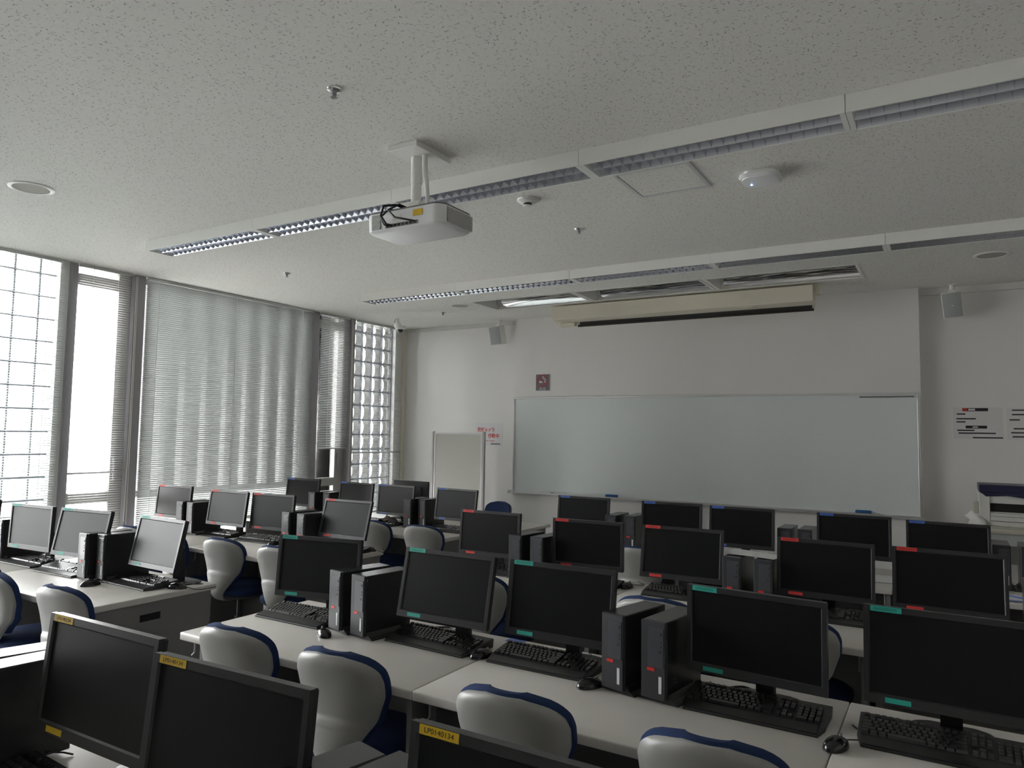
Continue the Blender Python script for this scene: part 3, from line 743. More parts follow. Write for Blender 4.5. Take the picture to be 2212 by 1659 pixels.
# ------------------------------------------------------------------ monitors
MW, MH = 0.46, 0.291
def make_monitor(sticker, code):
    """origin: desk point under the screen, top edge at z 1.12-DZ; tilt is on the head parts"""
    t = thing('monitor', '', 'monitor')
    zt = 0.0
    b = B()
    # rim frame proud of the screen
    w, h = MW / 2, MH
    bt, bs, bb = 0.018, 0.014, 0.026
    fr = [(-w, w, -bt, 0), (-w, w, -h, -h + bb), (-w, -w + bs, -h + bb, -bt), (w - bs, w, -h + bb, -bt)]
    for (x0, x1, z0, z1) in fr: b.box(x0, x1, 0.0, 0.014, z0, z1)
    # inner lip (chamfer down to the glass)
    ix, iz0, iz1 = w - bs, -h + bb, -bt
    d = 0.004
    for q in (((-ix, 0, iz0), (-ix, 0, iz1), (-ix + d, 0.005, iz1 - d), (-ix + d, 0.005, iz0 + d)), ((ix, 0, iz0), (ix, 0, iz1), (ix - d, 0.005, iz1 - d), (ix - d, 0.005, iz0 + d)),
              ((-ix, 0, iz1), (ix, 0, iz1), (ix - d, 0.005, iz1 - d), (-ix + d, 0.005, iz1 - d)), ((-ix, 0, iz0), (ix, 0, iz0), (ix - d, 0.005, iz0 + d), (-ix + d, 0.005, iz0 + d))): b.quad(*q)
    casing = b
    # back shell
    b.box(-w + 0.001, w - 0.001, 0.012, 0.030, -h + 0.001, -0.001, bev=0.004, seg=1)
    b.box(-0.17, 0.17, 0.028, 0.055, -0.245, -0.05, bev=0.012, seg=2)
    b.obj('casing', M['bezel'], t)
    b = B(); b.box(-w + bs, w - bs, 0.005, 0.010, -h + bb, -bt); b.obj('screen', M['screen'], t)
    b = B(); b.box(-w + 0.020, -w + 0.106, -0.0008, 0.0005, -0.0178, -0.001); s1 = b.obj('sticker', M[sticker], t, label='%s numbered sticker' % RN[code])
    if code == 'Y': text_obj('LP0140134', 0.0125, M['ink'], s1, (-w + 0.063, -0.0009, -0.0095), FX, width=0.064, ext=0.0001)
    else:
        bb_ = B()
        for k in range(9): bb_.box(-w + 0.030 + 0.0072 * k, -w + 0.0355 + 0.0072 * k, -0.0010, -0.0008, -0.0135, -0.0055)
        bb_.obj('sticker_print', M[sticker + '_ink'], s1)
    b = B(); b.box(-w + 0.058, -w + 0.128, -0.0008, 0.0005, -h + 0.006, -h + 0.021); b.obj('sticker', M[sticker], t, label='%s numbered sticker' % RN[code])
    return t
for nm, c in (('teal', (0.012, 0.22, 0.18)), ('red', (0.38, 0.02, 0.018)), ('blue', (0.03, 0.08, 0.32))): M[nm + '_ink'] = mat(nm + ' sticker print', c, 0.6)
def make_stand(parent_proto):
    """stand parts: kept upright, so built per monitor from shared meshes"""
    b = B(); b.prism([(0.0, 0.010), (0.022, 0.010), (0.022, 0.18), (-0.02, 0.27), (-0.085, 0.27), (-0.085, 0.20), (-0.02, 0.19), (0.0, 0.16)], -0.030, 0.030, axis='x', bev=0.003); m1 = b.mesh('stand_neck', M['plastic'], True)
    b = B(); stack(b, [(0.115, 0.062, 0.05, 0.0), (0.115, 0.062, 0.05, 0.006), (0.095, 0.05, 0.04, 0.012)]); m2 = b.mesh('stand_base', M['plastic'], True)
    return m1, m2
NECK, BASE = make_stand(None)
MPROTO = {c: make_monitor(s, c) for c, s in (('Y', 'yellow'), ('G', 'teal'), ('R', 'red'), ('B', 'blue'))}
MP_USED = {c: False for c in MPROTO}
def place_monitor(code, x, y, yaw, zt, tilt, label, group):
    """root stays upright on the desk; the head parts carry the tilt"""
    src = MPROTO[code]
    root = src if not MP_USED[code] else None
    if root is None: root = dup(src, (0, 0, 0), 0, label, group)
    MP_USED[code] = True
    root['label'] = label; root['group'] = group; root['category'] = 'monitor'
    root.location = (x, y, DZ); root.rotation_euler = (0, 0, yaw)
    for c in root.children:
        if c.name.split('.')[0] in ('casing', 'screen', 'sticker'):
            c.location = (0, 0, zt - DZ); c.rotation_euler = (-tilt, 0, 0)
    # back of head centre: where the neck reaches
    yy = 0.030 + 0.17 * math.sin(-tilt) * 1.0 + 0.022 + 0.085
    for me, nm, loc in ((NECK, 'stand_neck', (0, yy, 0.0)), (BASE, 'stand_base', (0, yy + 0.035, 0.0))):
        o = bpy.data.objects.new(nm, me); COL.objects.link(o); o.parent = root; o.location = loc
    return root
MON = [  # code, x, y(top edge), yaw, ztop, tilt
 ('G', -5.93, 2.48, 3, 1.115, 5), ('G', -5.196, 2.471, 4.3, 1.114, 2.3), ('G', -4.605, 2.504, 7.2, 1.122, 11.8), ('G', -3.944, 2.584, -1.9, 1.112, 12.1),
 ('R', -6.057, 4.076, 3.5, 1.112, 5.3), ('R', -5.227, 4.024, 2.1, 1.113, 7.9), ('R', -4.746, 4.080, 4.5, 1.108, 4.6), ('R', -3.932, 4.101, 2.9, 1.109, 15.1),
 ('B', -5.853, 5.423, 2.7, 1.124, 5.7), ('B', -5.104, 5.431, -1.9, 1.118, 5.7), ('B', -4.595, 5.440, -1.9, 1.117, 4), ('B', -3.878, 5.446, -1.5, 1.118, 8),
 ('G', -2.631, 2.555, 12.7, 1.117, 4.5), ('G', -1.832, 2.526, 0.7, 1.129, 11.9), ('G', -1.315, 2.562, 1.1, 1.124, 8.5), ('G', -0.571, 2.515, -4.1, 1.117, 0.8), ('G', -0.012, 2.548, 0, 1.120, 4),
 ('R', -2.606, 4.041, 1.1, 1.119, 4.1), ('R', -1.898, 4.038, 2.9, 1.113, 0), ('R', -1.297, 4.008, 2.6, 1.123, 10.3), ('R', -0.554, 4.004, -0.6, 1.116, 5.7), ('R', -0.016, 3.953, 0.8, 1.125, 5.7),
 ('B', -2.593, 5.442, 0.8, 1.122, 5.7), ('B', -1.814, 5.353, 5.2, 1.130, 5.7), ('B', -1.300, 5.384, 1.0, 1.124, 5.7), ('B', -0.567, 5.430, 0.5, 1.120, 5.7), ('B', -0.021, 5.380, 0.7, 1.115, 5.7),
 ('Y', -1.817, 1.042, 1.2, 1.144, 5.7), ('Y', -1.286, 1.003, 2.9, 1.140, 5.7), ('Y', -0.608, 1.051, 0, 1.120, 5.7)]
cnt = {}
NUM = ['first', 'second', 'third', 'fourth', 'fifth']
for code, x, y, yaw, zt, tl in MON:
    blk = 'window-side' if x < -3.2 else 'middle'
    k = cnt.get((code, blk), 0); cnt[(code, blk)] = k + 1
    place_monitor(code, x, y, R(yaw), zt, R(tl), 'black monitor with %s stickers, %s from the left on the %s desks' % (RN[code], NUM[k], blk), 'monitors with %s stickers' % RN[code])

# teacher's monitor, seen from behind
t = thing('monitor', 'black monitor seen from behind at the teacher desk by the corner window', 'monitor', (-4.98, 6.16, DZ), R(178))
w = 0.245; h = 0.30
b = B(); b.box(-w, w, 0.0, 0.03, 0.09, 0.385, bev=0.006); b.box(-0.17, 0.17, 0.028, 0.055, 0.13, 0.33, bev=0.014); b.obj('casing', M['bezel'], t, smooth=True)
b = B(); b.box(-w + 0.014, w - 0.014, -0.0008, 0.001, 0.115, 0.368); b.obj('screen', M['screen'], t)
b = B(); b.lathe([(0.034, 0), (0.033, 0.002)], 20, mtx=Matrix.Translation((0, 0.0545, 0.25)) @ Matrix.Rotation(R(-90), 4, 'X')); b.obj('badge', M['grille'], t, label='round grey badge on the back')
for me, nm in ((NECK, 'stand_neck'), (BASE, 'stand_base')):
    o = bpy.data.objects.new(nm, me); COL.objects.link(o); o.parent = t; o.location = (0, 0.135 if nm == 'stand_neck' else 0.17, 0)

# ------------------------------------------------------------------ towers
TW, TD, TH = 0.094, 0.275, 0.262
def make_tower():
    """origin: front bottom centre on the desk, body rises from the stand"""
    t = thing('computer_tower', '', 'computer')
    b = B(); b.box(-TW / 2, TW / 2, 0.012, TD, 0.014, 0.014 + TH, bev=0.003, seg=1); b.obj('case', M['towerm'], t)
    b = B(); b.box(-TW / 2, TW / 2, 0.0, 0.013, 0.014, 0.014 + TH, bev=0.003, seg=1); f = b.obj('front_panel', M['towerf'], t)
    b = B(); b.box(-0.020, 0.042, -0.0022, 0.001, 0.122, 0.256, bev=0.002, seg=1); b.obj('drive_bezel', M['drive'], f)
    for (x0, x1, z0, z1) in ((0.028, 0.036, 0.231, 0.241), (0.029, 0.035, 0.205, 0.211), (0.029, 0.035, 0.192, 0.198), (0.024, 0.033, 0.172, 0.180)):
        b = B(); b.box(x0, x1, -0.0030, -0.0020, z0, z1); b.obj('port', M['ink'], f)
    b = B(); b.box(-0.022, 0.006, -0.0016, 0.001, 0.108, 0.119); rb = b.obj('brand_badge', M['redtag'], f, label='red badge on the front')
    text_obj('lenovo', 0.0085, M['whitetag'], rb, (-0.008, -0.0017, 0.1135), FX, width=0.021, ext=0.0001)
    b = B(); b.box(0.0225, 0.0335, -0.0016, 0.001, 0.038, 0.094); wb = b.obj('side_label', M['whitetag'], f, label='white vertical label strip')
    text_obj('ThinkCentre', 0.008, M['ink'], wb, (0.028, -0.0017, 0.066), (R(90), R(-90), 0), width=0.050, ext=0.0001)
    b = B()
    b.prism([(-0.083, 0.0), (-0.083, 0.004), (-0.062, 0.012), (-0.050, 0.030), (0.050, 0.030), (0.062, 0.012), (0.083, 0.004), (0.083, 0.0)], 0.02, 0.21, axis='y', bev=0.0015)
    b.obj('stand', M['plastic'], t)
    return t
TPROTO = Proto(make_tower())
TOW = []  # row, block, station, x, y, yaw
def tw(code, blk, where, xs, y, yaws):
    for (x, yy, ya), sd in zip(((xs[0], y[0], yaws[0]), (xs[1], y[1], yaws[1])), ('left', 'right')):
        if x is None: continue
        TPROTO.place((x, yy, DZ), R(ya), 'black upright computer, %s of the pair between the %s %s-stickered monitors, %s block' % (sd, where, RN[code], blk), 'computers in the %s row' % RN[code])
tw('G', 'window', 'first two', (-5.69, -5.545), (2.44, 2.44), (-3, -5))
tw('G', 'window', 'last two', (-4.455, -4.335), (2.41, 2.452), (-3, -6))
tw('R', 'window', 'first two', (-5.745, -5.61), (3.92, 3.925), (-2, -4))
tw('R', 'window', 'last two', (-4.43, -4.248), (3.935, 3.92), (-5, -8))
tw('B', 'window', 'first two', (-5.655, -5.50), (5.36, 5.41), (0, 0))
tw('B', 'window', 'last two', (-4.42, -4.285), (5.40, 5.45), (-2, -5))
tw('G', 'middle', 'first two', (-2.412, -2.258), (2.445, 2.43), (-14, -9))
tw('G', 'middle', 'third and fourth', (-1.045, -0.889), (2.44, 2.43), (-13, -9))
tw('R', 'middle', 'first two', (-2.352, -2.20), (3.94, 3.945), (-4, -6))
tw('R', 'middle', 'third and fourth', (-1.008, -0.845), (3.94, 3.935), (-3, -4))
tw('B', 'middle', 'first two', (-2.325, -2.178), (5.38, 5.41), (0, -2))
tw('B', 'middle', 'third and fourth', (-1.010, -0.876), (5.40, 5.41), (0, 0))
TPROTO.place((0.262, 5.40, DZ), 0, 'black upright computer right of the fifth blue-stickered monitor in the middle block', 'computers in the blue row')
TPROTO.place((0.405, 5.39, DZ), 0, 'black upright computer cut by the right photo edge in the blue row', 'computers in the blue row')
TPROTO.place((0.318, 3.94, DZ), R(-2), 'black upright computer cut by the right photo edge in the red row', 'computers in the red row')
tw('Y', 'middle', 'unseen and first', (-2.345, -2.218), (0.90, 0.885), (-16, -9))
TPROTO_fix = [o for o in COL.objects if o.get('label', '').find('unseen and first') >= 0]
for o, lb in zip(TPROTO_fix, ('black upright computer cut by the left photo edge in the yellow row', 'black upright computer touching the left side of the first yellow-stickered monitor')):
    o['label'] = lb
tw('Y', 'middle', 'second and third', (-1.078, -0.965), (0.885, 0.895), (-13, -10))

# ------------------------------------------------------------------ keyboards and mice
def make_keyboard():
    """origin: front centre on the desk"""
    t = thing('keyboard', '', 'keyboard')
    b = B()
    def outline(z, i=0.0):
        return [(-0.212 + i, 0.0 + i), (0.212 - i, 0.0 + i), (0.226 - i, 0.06), (0.229 - i, 0.205 - i), (-0.229 + i, 0.205 - i), (-0.226 + i, 0.06)]
    rings = []
    def zz(y, top): return (0.005 + 0.030 * min(1, max(0, (y - 0.0) / 0.21))) if top else 0.0
    for top, i in ((False, 0.002), (True, 0.0), (True, 0.003)):
        rings.append([b.bm.verts.new((x, y, zz(y, top) + (0.003 if i == 0.003 else 0))) for x, y in outline(0, i)])
    n = 6
    for a, c in zip(rings, rings[1:]):
        for i in range(n): b.bm.faces.new((a[i], a[(i + 1) % n], c[(i + 1) % n], c[i]))
    b.bm.faces.new(rings[0]); b.bm.faces.new(rings[-1])
    b.obj('body', M['kbody'], t)
    b = B(); b.prism([(0.006, 0.006), (0.004, 0.012), (0.058, 0.019), (0.062, 0.014)], -0.207, 0.207, axis='x'); b.obj('palm_rest', M['kbody'], t)
    def zk(y): return 0.0085 + 0.030 * y / 0.21
    def key(b, x, y, w, d=0.016):
        z = zk(y); hh = 0.0085
        vs = [(x - w / 2, y - d / 2, z), (x + w / 2, y - d / 2, z), (x + w / 2, y + d / 2, z + 0.002), (x - w / 2, y + d / 2, z + 0.002),
              (x - w / 2 + 0.002, y - d / 2 + 0.002, z + hh), (x + w / 2 - 0.002, y - d / 2 + 0.002, z + hh), (x + w / 2 - 0.002, y + d / 2 - 0.001, z + hh + 0.003), (x - w / 2 + 0.002, y + d / 2 - 0.001, z + hh + 0.003)]
        b._f(vs, [(4, 5, 6, 7), (0, 1, 5, 4), (1, 2, 6, 5), (2, 3, 7, 6), (3, 0, 4, 7)])
    P = 0.0187; xl = -0.216
    b = B()
    rows = [(0.072, [1.25, 1.25, 1.25, 5.5, 1.25, 1.25, 1.25, 1.75]), (0.091, [2.25] + [1] * 10 + [2.75]), (0.110, [1.75] + [1] * 11 + [2.25]), (0.129, [1.5] + [1] * 12 + [1.5]), (0.148, [1] * 13 + [2])]
    for y, ks in rows:
        x = xl; tot = sum(ks); sc = 15 / tot
        for kx in ks:
            w = kx * P * sc; key(b, x + w / 2, y, w - 0.0022); x += w
    x = xl
    for g in range(13):
        key(b, x + P / 2, 0.176, P - 0.0022, 0.013); x += P * 1.0 + (0.011 if g in (0, 4, 8) else 0)
    b.obj('main_keys', M['key'], t)
    b = B(); x0 = xl + 15.35 * P
    for i in range(3):
        for y in (0.129, 0.148): key(b, x0 + P * (i + 0.5), y, P - 0.0022)
        key(b, x0 + P * (i + 0.5), 0.176, P - 0.0022, 0.013)
    b.obj('navigation_keys', M['key'], t)
    b = B()
    for i in range(3): key(b, x0 + P * (i + 0.5), 0.072, P - 0.0022)
    key(b, x0 + P * 1.5, 0.091, P - 0.0022); b.obj('arrow_keys', M['key'], t)
    b = B(); x0 = xl + 18.75 * P
    for i in range(4):
        for j, y in enumerate((0.072, 0.091, 0.110, 0.129, 0.148)):
            if i == 3 and j in (0, 1, 2, 3): continue
            if j == 0 and i == 1: continue
            if j == 0 and i == 0: key(b, x0 + P * 1.0, y, 2 * P - 0.0022); continue
            key(b, x0 + P * (i + 0.5), y, P - 0.0022)
    key(b, x0 + P * 3.5, 0.0815, P - 0.0022, 0.035); key(b, x0 + P * 3.5, 0.1195, P - 0.0022, 0.035); b.obj('number_pad', M['key'], t)
    b = B(); b.tube([(-0.09, 0.204, 0.022), (-0.095, 0.235, 0.022), (-0.10, 0.27, 0.008), (-0.075, 0.285, 0.004)], 0.0026, 6); b.obj('cord', M['cord'], t, smooth=True)
    return t
KP = Proto(make_keyboard())
KB = [('G', -5.28, 2.415, 1), ('G', -4.765, 2.395, 3), ('G', -4.085, 2.447, -1),
      ('R', -5.40, 3.965, 0), ('R', -4.835, 3.96, 4), ('R', -3.99, 3.97, 0),
      ('B', -4.81, 5.375, -2), ('B', -4.02, 5.38, 0),
      ('G', -2.72, 2.435, 0), ('G', -1.925, 2.470, -2), ('G', -1.395, 2.480, 0), ('G', -0.575, 2.435, 0), ('G', -0.035, 2.440, 0),
      ('R', -2.50, 3.975, 0), ('R', -1.93, 3.95, 0), ('R', -1.32, 3.985, 0), ('R', -0.53, 3.93, 0), ('R', -0.02, 3.93, 0),
      ('Y', -2.05, 0.86, -3), ('Y', -1.32, 0.86, 0)]
kc = {}
for code, x, y, ya in KB:
    best = min((m for m in MON if m[0] == code), key=lambda m: abs(m[1] - x))
    blk = 'window-side' if x < -3.2 else 'middle'
    lst = sorted(m[1] for m in MON if m[0] == code and ((m[1] < -3.2) == (x < -3.2)))
    k = lst.index(best[1])
    KP.place((x, y, DZ), R(ya), 'black keyboard before the %s %s-stickered monitor of the %s desks' % (NUM[k], RN[code], blk), 'keyboards in the %s row' % RN[code])
def make_mouse():
    t = thing('mouse', '', 'mouse')
    b = B(); nu, nv = 16, 8
    def f(u, v):
        a = 2 * PI * u; q = v * PI / 2
        yy = math.cos(q) * math.sin(a); xx = math.cos(q) * math.cos(a)
        w = 0.030 * (1 - 0.12 * yy); z = 0.034 * math.sin(q) ** 0.8 * (1 - 0.35 * max(0, yy) ** 1.5)
        return (xx * w, yy * 0.056, 0.001 + z)
    b.grid(f, nu, nv); bmesh.ops.remove_doubles(b.bm, verts=b.bm.verts, dist=1e-5); b.obj('body', M['mouse'], t, smooth=True)
    b = B(); b.lathe([(0.006, -0.003), (0.0075, 0), (0.006, 0.003)], 12, mtx=Matrix.Translation((0, 0.026, 0.030)) @ Matrix.Rotation(R(90), 4, 'Y')); b.obj('wheel', M['grille'], t)
    b = B(); b.tube([(0, 0.054, 0.010), (0.012, 0.085, 0.006), (0.030, 0.115, 0.003), (0.022, 0.155, 0.003), (-0.02, 0.18, 0.003), (-0.05, 0.20, 0.003)], 0.0022, 6); b.obj('cord', M['cord'], t, smooth=True)
    return t
MP = Proto(make_mouse())
for x, y, ya, lab in ((-2.410, 2.385, 62, 'glossy black mouse in front of the left computer of the nearest teal-row pair, middle block'),
                      (-1.655, 2.525, -25, 'black mouse on the desk seam between two teal-row keyboards, middle block'),
                      (-1.135, 2.455, -35, 'black mouse half hidden by the computer right of the third teal-stickered monitor'),
                      (-0.305, 2.395, -20, 'black mouse on the seam left of the rightmost teal-row keyboard'),
                      (-3.795, 2.60, -60, 'black mouse on the aisle end of the window-side teal-row desks'),
                      (-4.262, 2.365, -10, 'shiny black mouse in front of the teal-row computers, window-side desks'),
                      (-1.672, 4.13, -10, 'black mouse right of the second red-stickered monitor, middle block'),
                      (-3.805, 4.21, -70, 'black mouse on the aisle end of the window-side red-row desks'),
                      (-4.60, 3.985, -20, 'black mouse right of the third red-row keyboard, window-side desks')):
    MP.place((x, y, DZ), R(ya), lab, 'computer mice')

# loose cables behind the nearest screens
def cable(lab, pts, r=0.004):
    P = [Vector(p) for p in pts]; out = []
    for i in range(len(P) - 1):
        p0, p1, p2, p3 = P[max(i - 1, 0)], P[i], P[i + 1], P[min(i + 2, len(P) - 1)]
        for k in range(6):
            s = k / 6
            out.append(0.5 * ((2 * p1) + (p2 - p0) * s + (2 * p0 - 5 * p1 + 4 * p2 - p3) * s * s + (3 * p1 - p0 - 3 * p2 + p3) * s ** 3))
    out.append(P[-1])
    b = B(); b.tube(out, r, 8); o = b.obj('cable', M['cord'], smooth=True); tag(o, lab, 'cable', 'loose black cables on the desks')
Zd = DZ + 0.0045
cable('black cable looping behind the fourth teal-stickered monitor left of its stand', [(-0.72, 2.70, Zd), (-0.66, 2.76, Zd), (-0.58, 2.70, Zd), (-0.60, 2.64, Zd + 0.006), (-0.70, 2.66, Zd), (-0.78, 2.74, Zd)])
cable('black cable trailing right of the stand of the rightmost teal-stickered monitor', [(0.03, 2.72, Zd), (0.12, 2.70, Zd), (0.24, 2.65, Zd), (0.34, 2.66, Zd)], 0.005)
cable('black cable curling behind the second teal-stickered monitor of the middle block', [(-2.10, 2.74, Zd), (-2.02, 2.80, Zd), (-1.94, 2.74, Zd), (-1.98, 2.69, Zd)])
cable('black cable crossing the desk behind the third teal-stickered monitor, middle block', [(-1.30, 2.80, Zd), (-1.22, 2.74, Zd), (-1.12, 2.78, Zd)])
cable('black cable behind the last teal-stickered monitor of the window-side desks', [(-4.0, 2.72, Zd), (-3.90, 2.76, Zd), (-3.82, 2.72, Zd), (-3.77, 2.75, Zd)], 0.003)
cable('black cable hanging between the second and third blue monitors by the window', [(-4.87, 5.56, Zd + 0.18), (-4.83, 5.60, Zd + 0.10), (-4.88, 5.62, Zd + 0.03), (-4.80, 5.60, Zd)], 0.005)

# ================================================================== CHAIRS
def lerp(tab, v):
    for (a, x), (c, y) in zip(tab, tab[1:]):
        if v <= c: return x + (y - x) * (v - a) / (c - a)
    return tab[-1][1]
def sm(a, c, v):
    q = min(1, max(0, (v - a) / (c - a))); return q * q * (3 - 2 * q)
def make_chair():
    """origin on the floor under the seat, sitter faces +Y"""
    t = thing('office_chair', '', 'chair')
    path = [(0.0, (-0.03, 0.385)), (0.10, (-0.13, 0.375)), (0.18, (-0.195, 0.395)), (0.25, (-0.225, 0.44)), (0.36, (-0.222, 0.52)), (0.50, (-0.212, 0.60)), (0.68, (-0.222, 0.69)), (0.84, (-0.242, 0.765)), (0.94, (-0.252, 0.808)), (1.0, (-0.245, 0.832))]
    wid = [(0, 0.035), (0.10, 0.042), (0.18, 0.046), (0.25, 0.060), (0.36, 0.118), (0.50, 0.172), (0.68, 0.203), (0.80, 0.206), (0.88, 0.192), (0.94, 0.158), (0.975, 0.110), (1.0, 0.05)]
    py = [(a, p[0]) for a, p in path]; pz = [(a, p[1]) for a, p in path]
    def smooth(tab, v, e=0.035): return (lerp(tab, max(0, v - e)) + 2 * lerp(tab, v) + lerp(tab, min(1, v + e))) / 4
    def shell(u, v, off=0.0, grow=0.0, vv=None):
        q = 2 * u - 1
        w = smooth(wid, v, 0.02) + grow
        y = smooth(py, v); z = smooth(pz, v)
        side = (0.050 * abs(q) ** 2.6 + 0.016 * sm(0.86, 1.0, abs(q))) * min(1, w / 0.2)
        d = 0.0
        arch = 0.605 - 0.03 * q * q
        if z < arch:
            d = -0.006 * sm(0, 0.012, arch - z)
            if abs(q) < 0.75 and z > 0.43:
                d -= 0.003 * max(0, math.cos((z - 0.43) * 2 * PI / 0.036)) ** 6 * (1 - abs(q) / 0.75)
        return (q * w, y + side + d + off, z)
    b = B(); nu, nv = 22, 70
    g1 = b.grid(lambda u, v: shell(u, v), nu, nv)
    g2 = b.grid(lambda u, v: shell(u, v, off=0.016, grow=-0.004), nu, nv)
    for j in range(nv):
        b.bm.faces.new((g1[j][0], g1[j + 1][0], g2[j + 1][0], g2[j][0])); b.bm.faces.new((g1[j][nu], g2[j][nu], g2[j + 1][nu], g1[j + 1][nu]))
    for i in range(nu):
        b.bm.faces.new((g1[nv][i], g1[nv][i + 1], g2[nv][i + 1], g2[nv][i])); b.bm.faces.new((g1[0][i], g2[0][i], g2[0][i + 1], g1[0][i + 1]))
    b.obj('back_shell', M['shell'], t, smooth=True)
    b = B(); v0 = 0.36
    def cush(u, v, front):
        q = 2 * u - 1; vv = v0 + (1 - v0) * v
        e = (1 - abs(q) ** 6) * (1 - (2 * v - 1) ** 10)
        x, y, z = shell(u, vv, grow=0.003)
        if z < 0.606: y += 0.006
        z += 0.010 * v * v
        return (x, y + (0.040 + 0.026 * e ** 0.5 if front else 0.021), z)
    nu, nv = 20, 30
    g1 = b.grid(lambda u, v: cush(u, v, False), nu, nv); g2 = b.grid(lambda u, v: cush(u, v, True), nu, nv)
    for j in range(nv):
        b.bm.faces.new((g1[j][0], g1[j + 1][0], g2[j + 1][0], g2[j][0])); b.bm.faces.new((g1[j][nu], g2[j][nu], g2[j + 1][nu], g1[j + 1][nu]))
    for i in range(nu):
        b.bm.faces.new((g1[nv][i], g1[nv][i + 1], g2[nv][i + 1], g2[nv][i])); b.bm.faces.new((g1[0][i], g2[0][i], g2[0][i + 1], g1[0][i + 1]))
    b.obj('back_cushion', M['fabric'], t, smooth=True)
    b = B(); bx = lambda hx, hy, r, z, yo=0.03: [(x, y + yo, z) for x, y in rrect(hx, hy, r)]
    def stack3(b, layers):
        rings = [[b.bm.verts.new(p) for p in bx(*L)] for L in layers]
        for a, c in zip(rings, rings[1:]):
            n = len(a)
            for i in range(n): b.bm.faces.new((a[i], a[(i + 1) % n], c[(i + 1) % n], c[i]))
        b.bm.faces.new(rings[0]); b.bm.faces.new(rings[-1])
    stack3(b, [(0.215, 0.205, 0.12, 0.425), (0.226, 0.216, 0.13, 0.44), (0.226, 0.216, 0.13, 0.46), (0.205, 0.195, 0.12, 0.478), (0.13, 0.12, 0.09, 0.484)]); b.obj('seat', M['fabric'], t, smooth=True)
    b = B(); stack3(b, [(0.12, 0.12, 0.08, 0.385), (0.19, 0.18, 0.11, 0.398), (0.222, 0.212, 0.13, 0.424)]); b.obj('seat_shell', M['chairdark'], t, smooth=True)
    b = B(); b.tube([(0, 0, 0.10), (0, 0, 0.24)], 0.028, 14); b.tube([(0, 0, 0.22), (0, 0, 0.39)], 0.016, 12); b.obj('gas_lift', M['chairdark'], t, smooth=True)
    b = B(); b.lathe([(0.02, 0.125), (0.045, 0.12), (0.045, 0.075), (0.03, 0.07)], 16); b.obj('hub', M['shell'], t, smooth=True)
    for k in range(5):
        a = 2 * PI * k / 5 + 0.3; ca, sa = math.cos(a), math.sin(a)
        b = B(); b.tube([(0.03 * ca, 0.03 * sa, 0.10), (0.15 * ca, 0.15 * sa, 0.092), (0.275 * ca, 0.275 * sa, 0.068)], [0.022, 0.019, 0.014], 8); lg = b.obj('leg', M['shell'], t, smooth=True)
        b = B(); b.lathe([(0.016, -0.014), (0.025, -0.010), (0.025, 0.010), (0.016, 0.014)], 14, mtx=Matrix.Translation((0.27 * ca, 0.27 * sa, 0.0255)) @ Matrix.Rotation(a + 0.6, 4, 'Z') @ Matrix.Rotation(R(90), 4, 'Y'))
        b.tube([(0.27 * ca, 0.27 * sa, 0.03), (0.272 * ca, 0.272 * sa, 0.07)], 0.008, 6); b.obj('caster', M['ink'], lg)
    return t
CP = Proto(make_chair())
CH = [(-2.53, 2.17, 2, 'grey-backed chair at the left end of the middle teal row'),
      (-1.945, 2.17, 2, 'grey-backed chair in front of the second teal-stickered monitor, middle block'),
      (-1.205, 2.17, 2, 'grey-backed chair in front of the third teal-stickered monitor, middle block'),
      (-0.575, 2.17, 2, 'grey-backed chair at the bottom edge before the fourth teal-stickered monitor'),
      (-3.855, 2.17, 1, 'grey-backed chair at the aisle end of the window-side teal row'),
      (-4.43, 2.17, -14, 'chair cut by the left photo edge at the window-side teal row'),
      (-5.72, 3.66, 0, 'grey-backed chair by the window post whose top shows above the teal-row computers'),
      (-5.13, 3.66, -16, 'chair mostly hidden behind the last teal-stickered monitor, window-side red row'),
      (-4.585, 3.66, 2, 'grey-backed chair with ribs, left of two at the window-side red-row aisle'),
      (-3.99, 3.66, 2, 'grey-backed chair with ribs, right of two at the window-side red-row aisle'),
      (-4.47, 5.14, 0, 'grey-backed chair half hidden by the last red-stickered monitor, window-side blue row'),
      (-3.895, 5.14, 0, 'grey-backed chair at the aisle end of the window-side blue row'),
      (-2.34, 3.66, 0, 'chair of the middle red row whose dark side shows right of the second teal monitor'),
      (-1.27, 3.66, 0, 'grey-backed chair whose top arches behind the third and fourth teal-row computers'),
      (-0.63, 3.66, 0, 'dark chair in shadow between the two rightmost teal-stickered monitors'),
      (-2.55, 5.16, 0, 'grey-backed chair behind the red-row computers at the left of the middle blue row'),
      (-1.94, 5.16, 0, 'grey-backed chair seen between the second and third red-stickered monitors, middle block')]
for x, y, ya, lab in CH: CP.place((x, y, 0), R(ya), lab, 'grey and blue swivel chairs')
CP.place((-4.52, 6.98, 0.0), R(165), 'blue chair facing the camera at the teacher desk by the mobile board', 'grey and blue swivel chairs')

# ================================================================== TEACHER DESK, PRINTER, PAPERS
t = thing('teacher_desk', 'light grey teacher desk in front of the window-side blue row', 'desk', (-4.53, 6.20, 0))
b = B(); b.box(-1.05, 1.05, -0.34, 0.34, DZ - 0.03, DZ, bev=0.005); b.obj('tabletop', M['desk'], t, smooth=True)
for s in (-1, 1):
    b = B(); b.box(s * 1.0 - 0.013, s * 1.0 + 0.013, -0.30, 0.30, 0, DZ - 0.03); b.obj('side_panel', M['panel'], t)
b = B(); b.box(-0.987, 0.987, -0.29, -0.27, 0.2, DZ - 0.03); b.obj('modesty_panel', M['panel'], t)

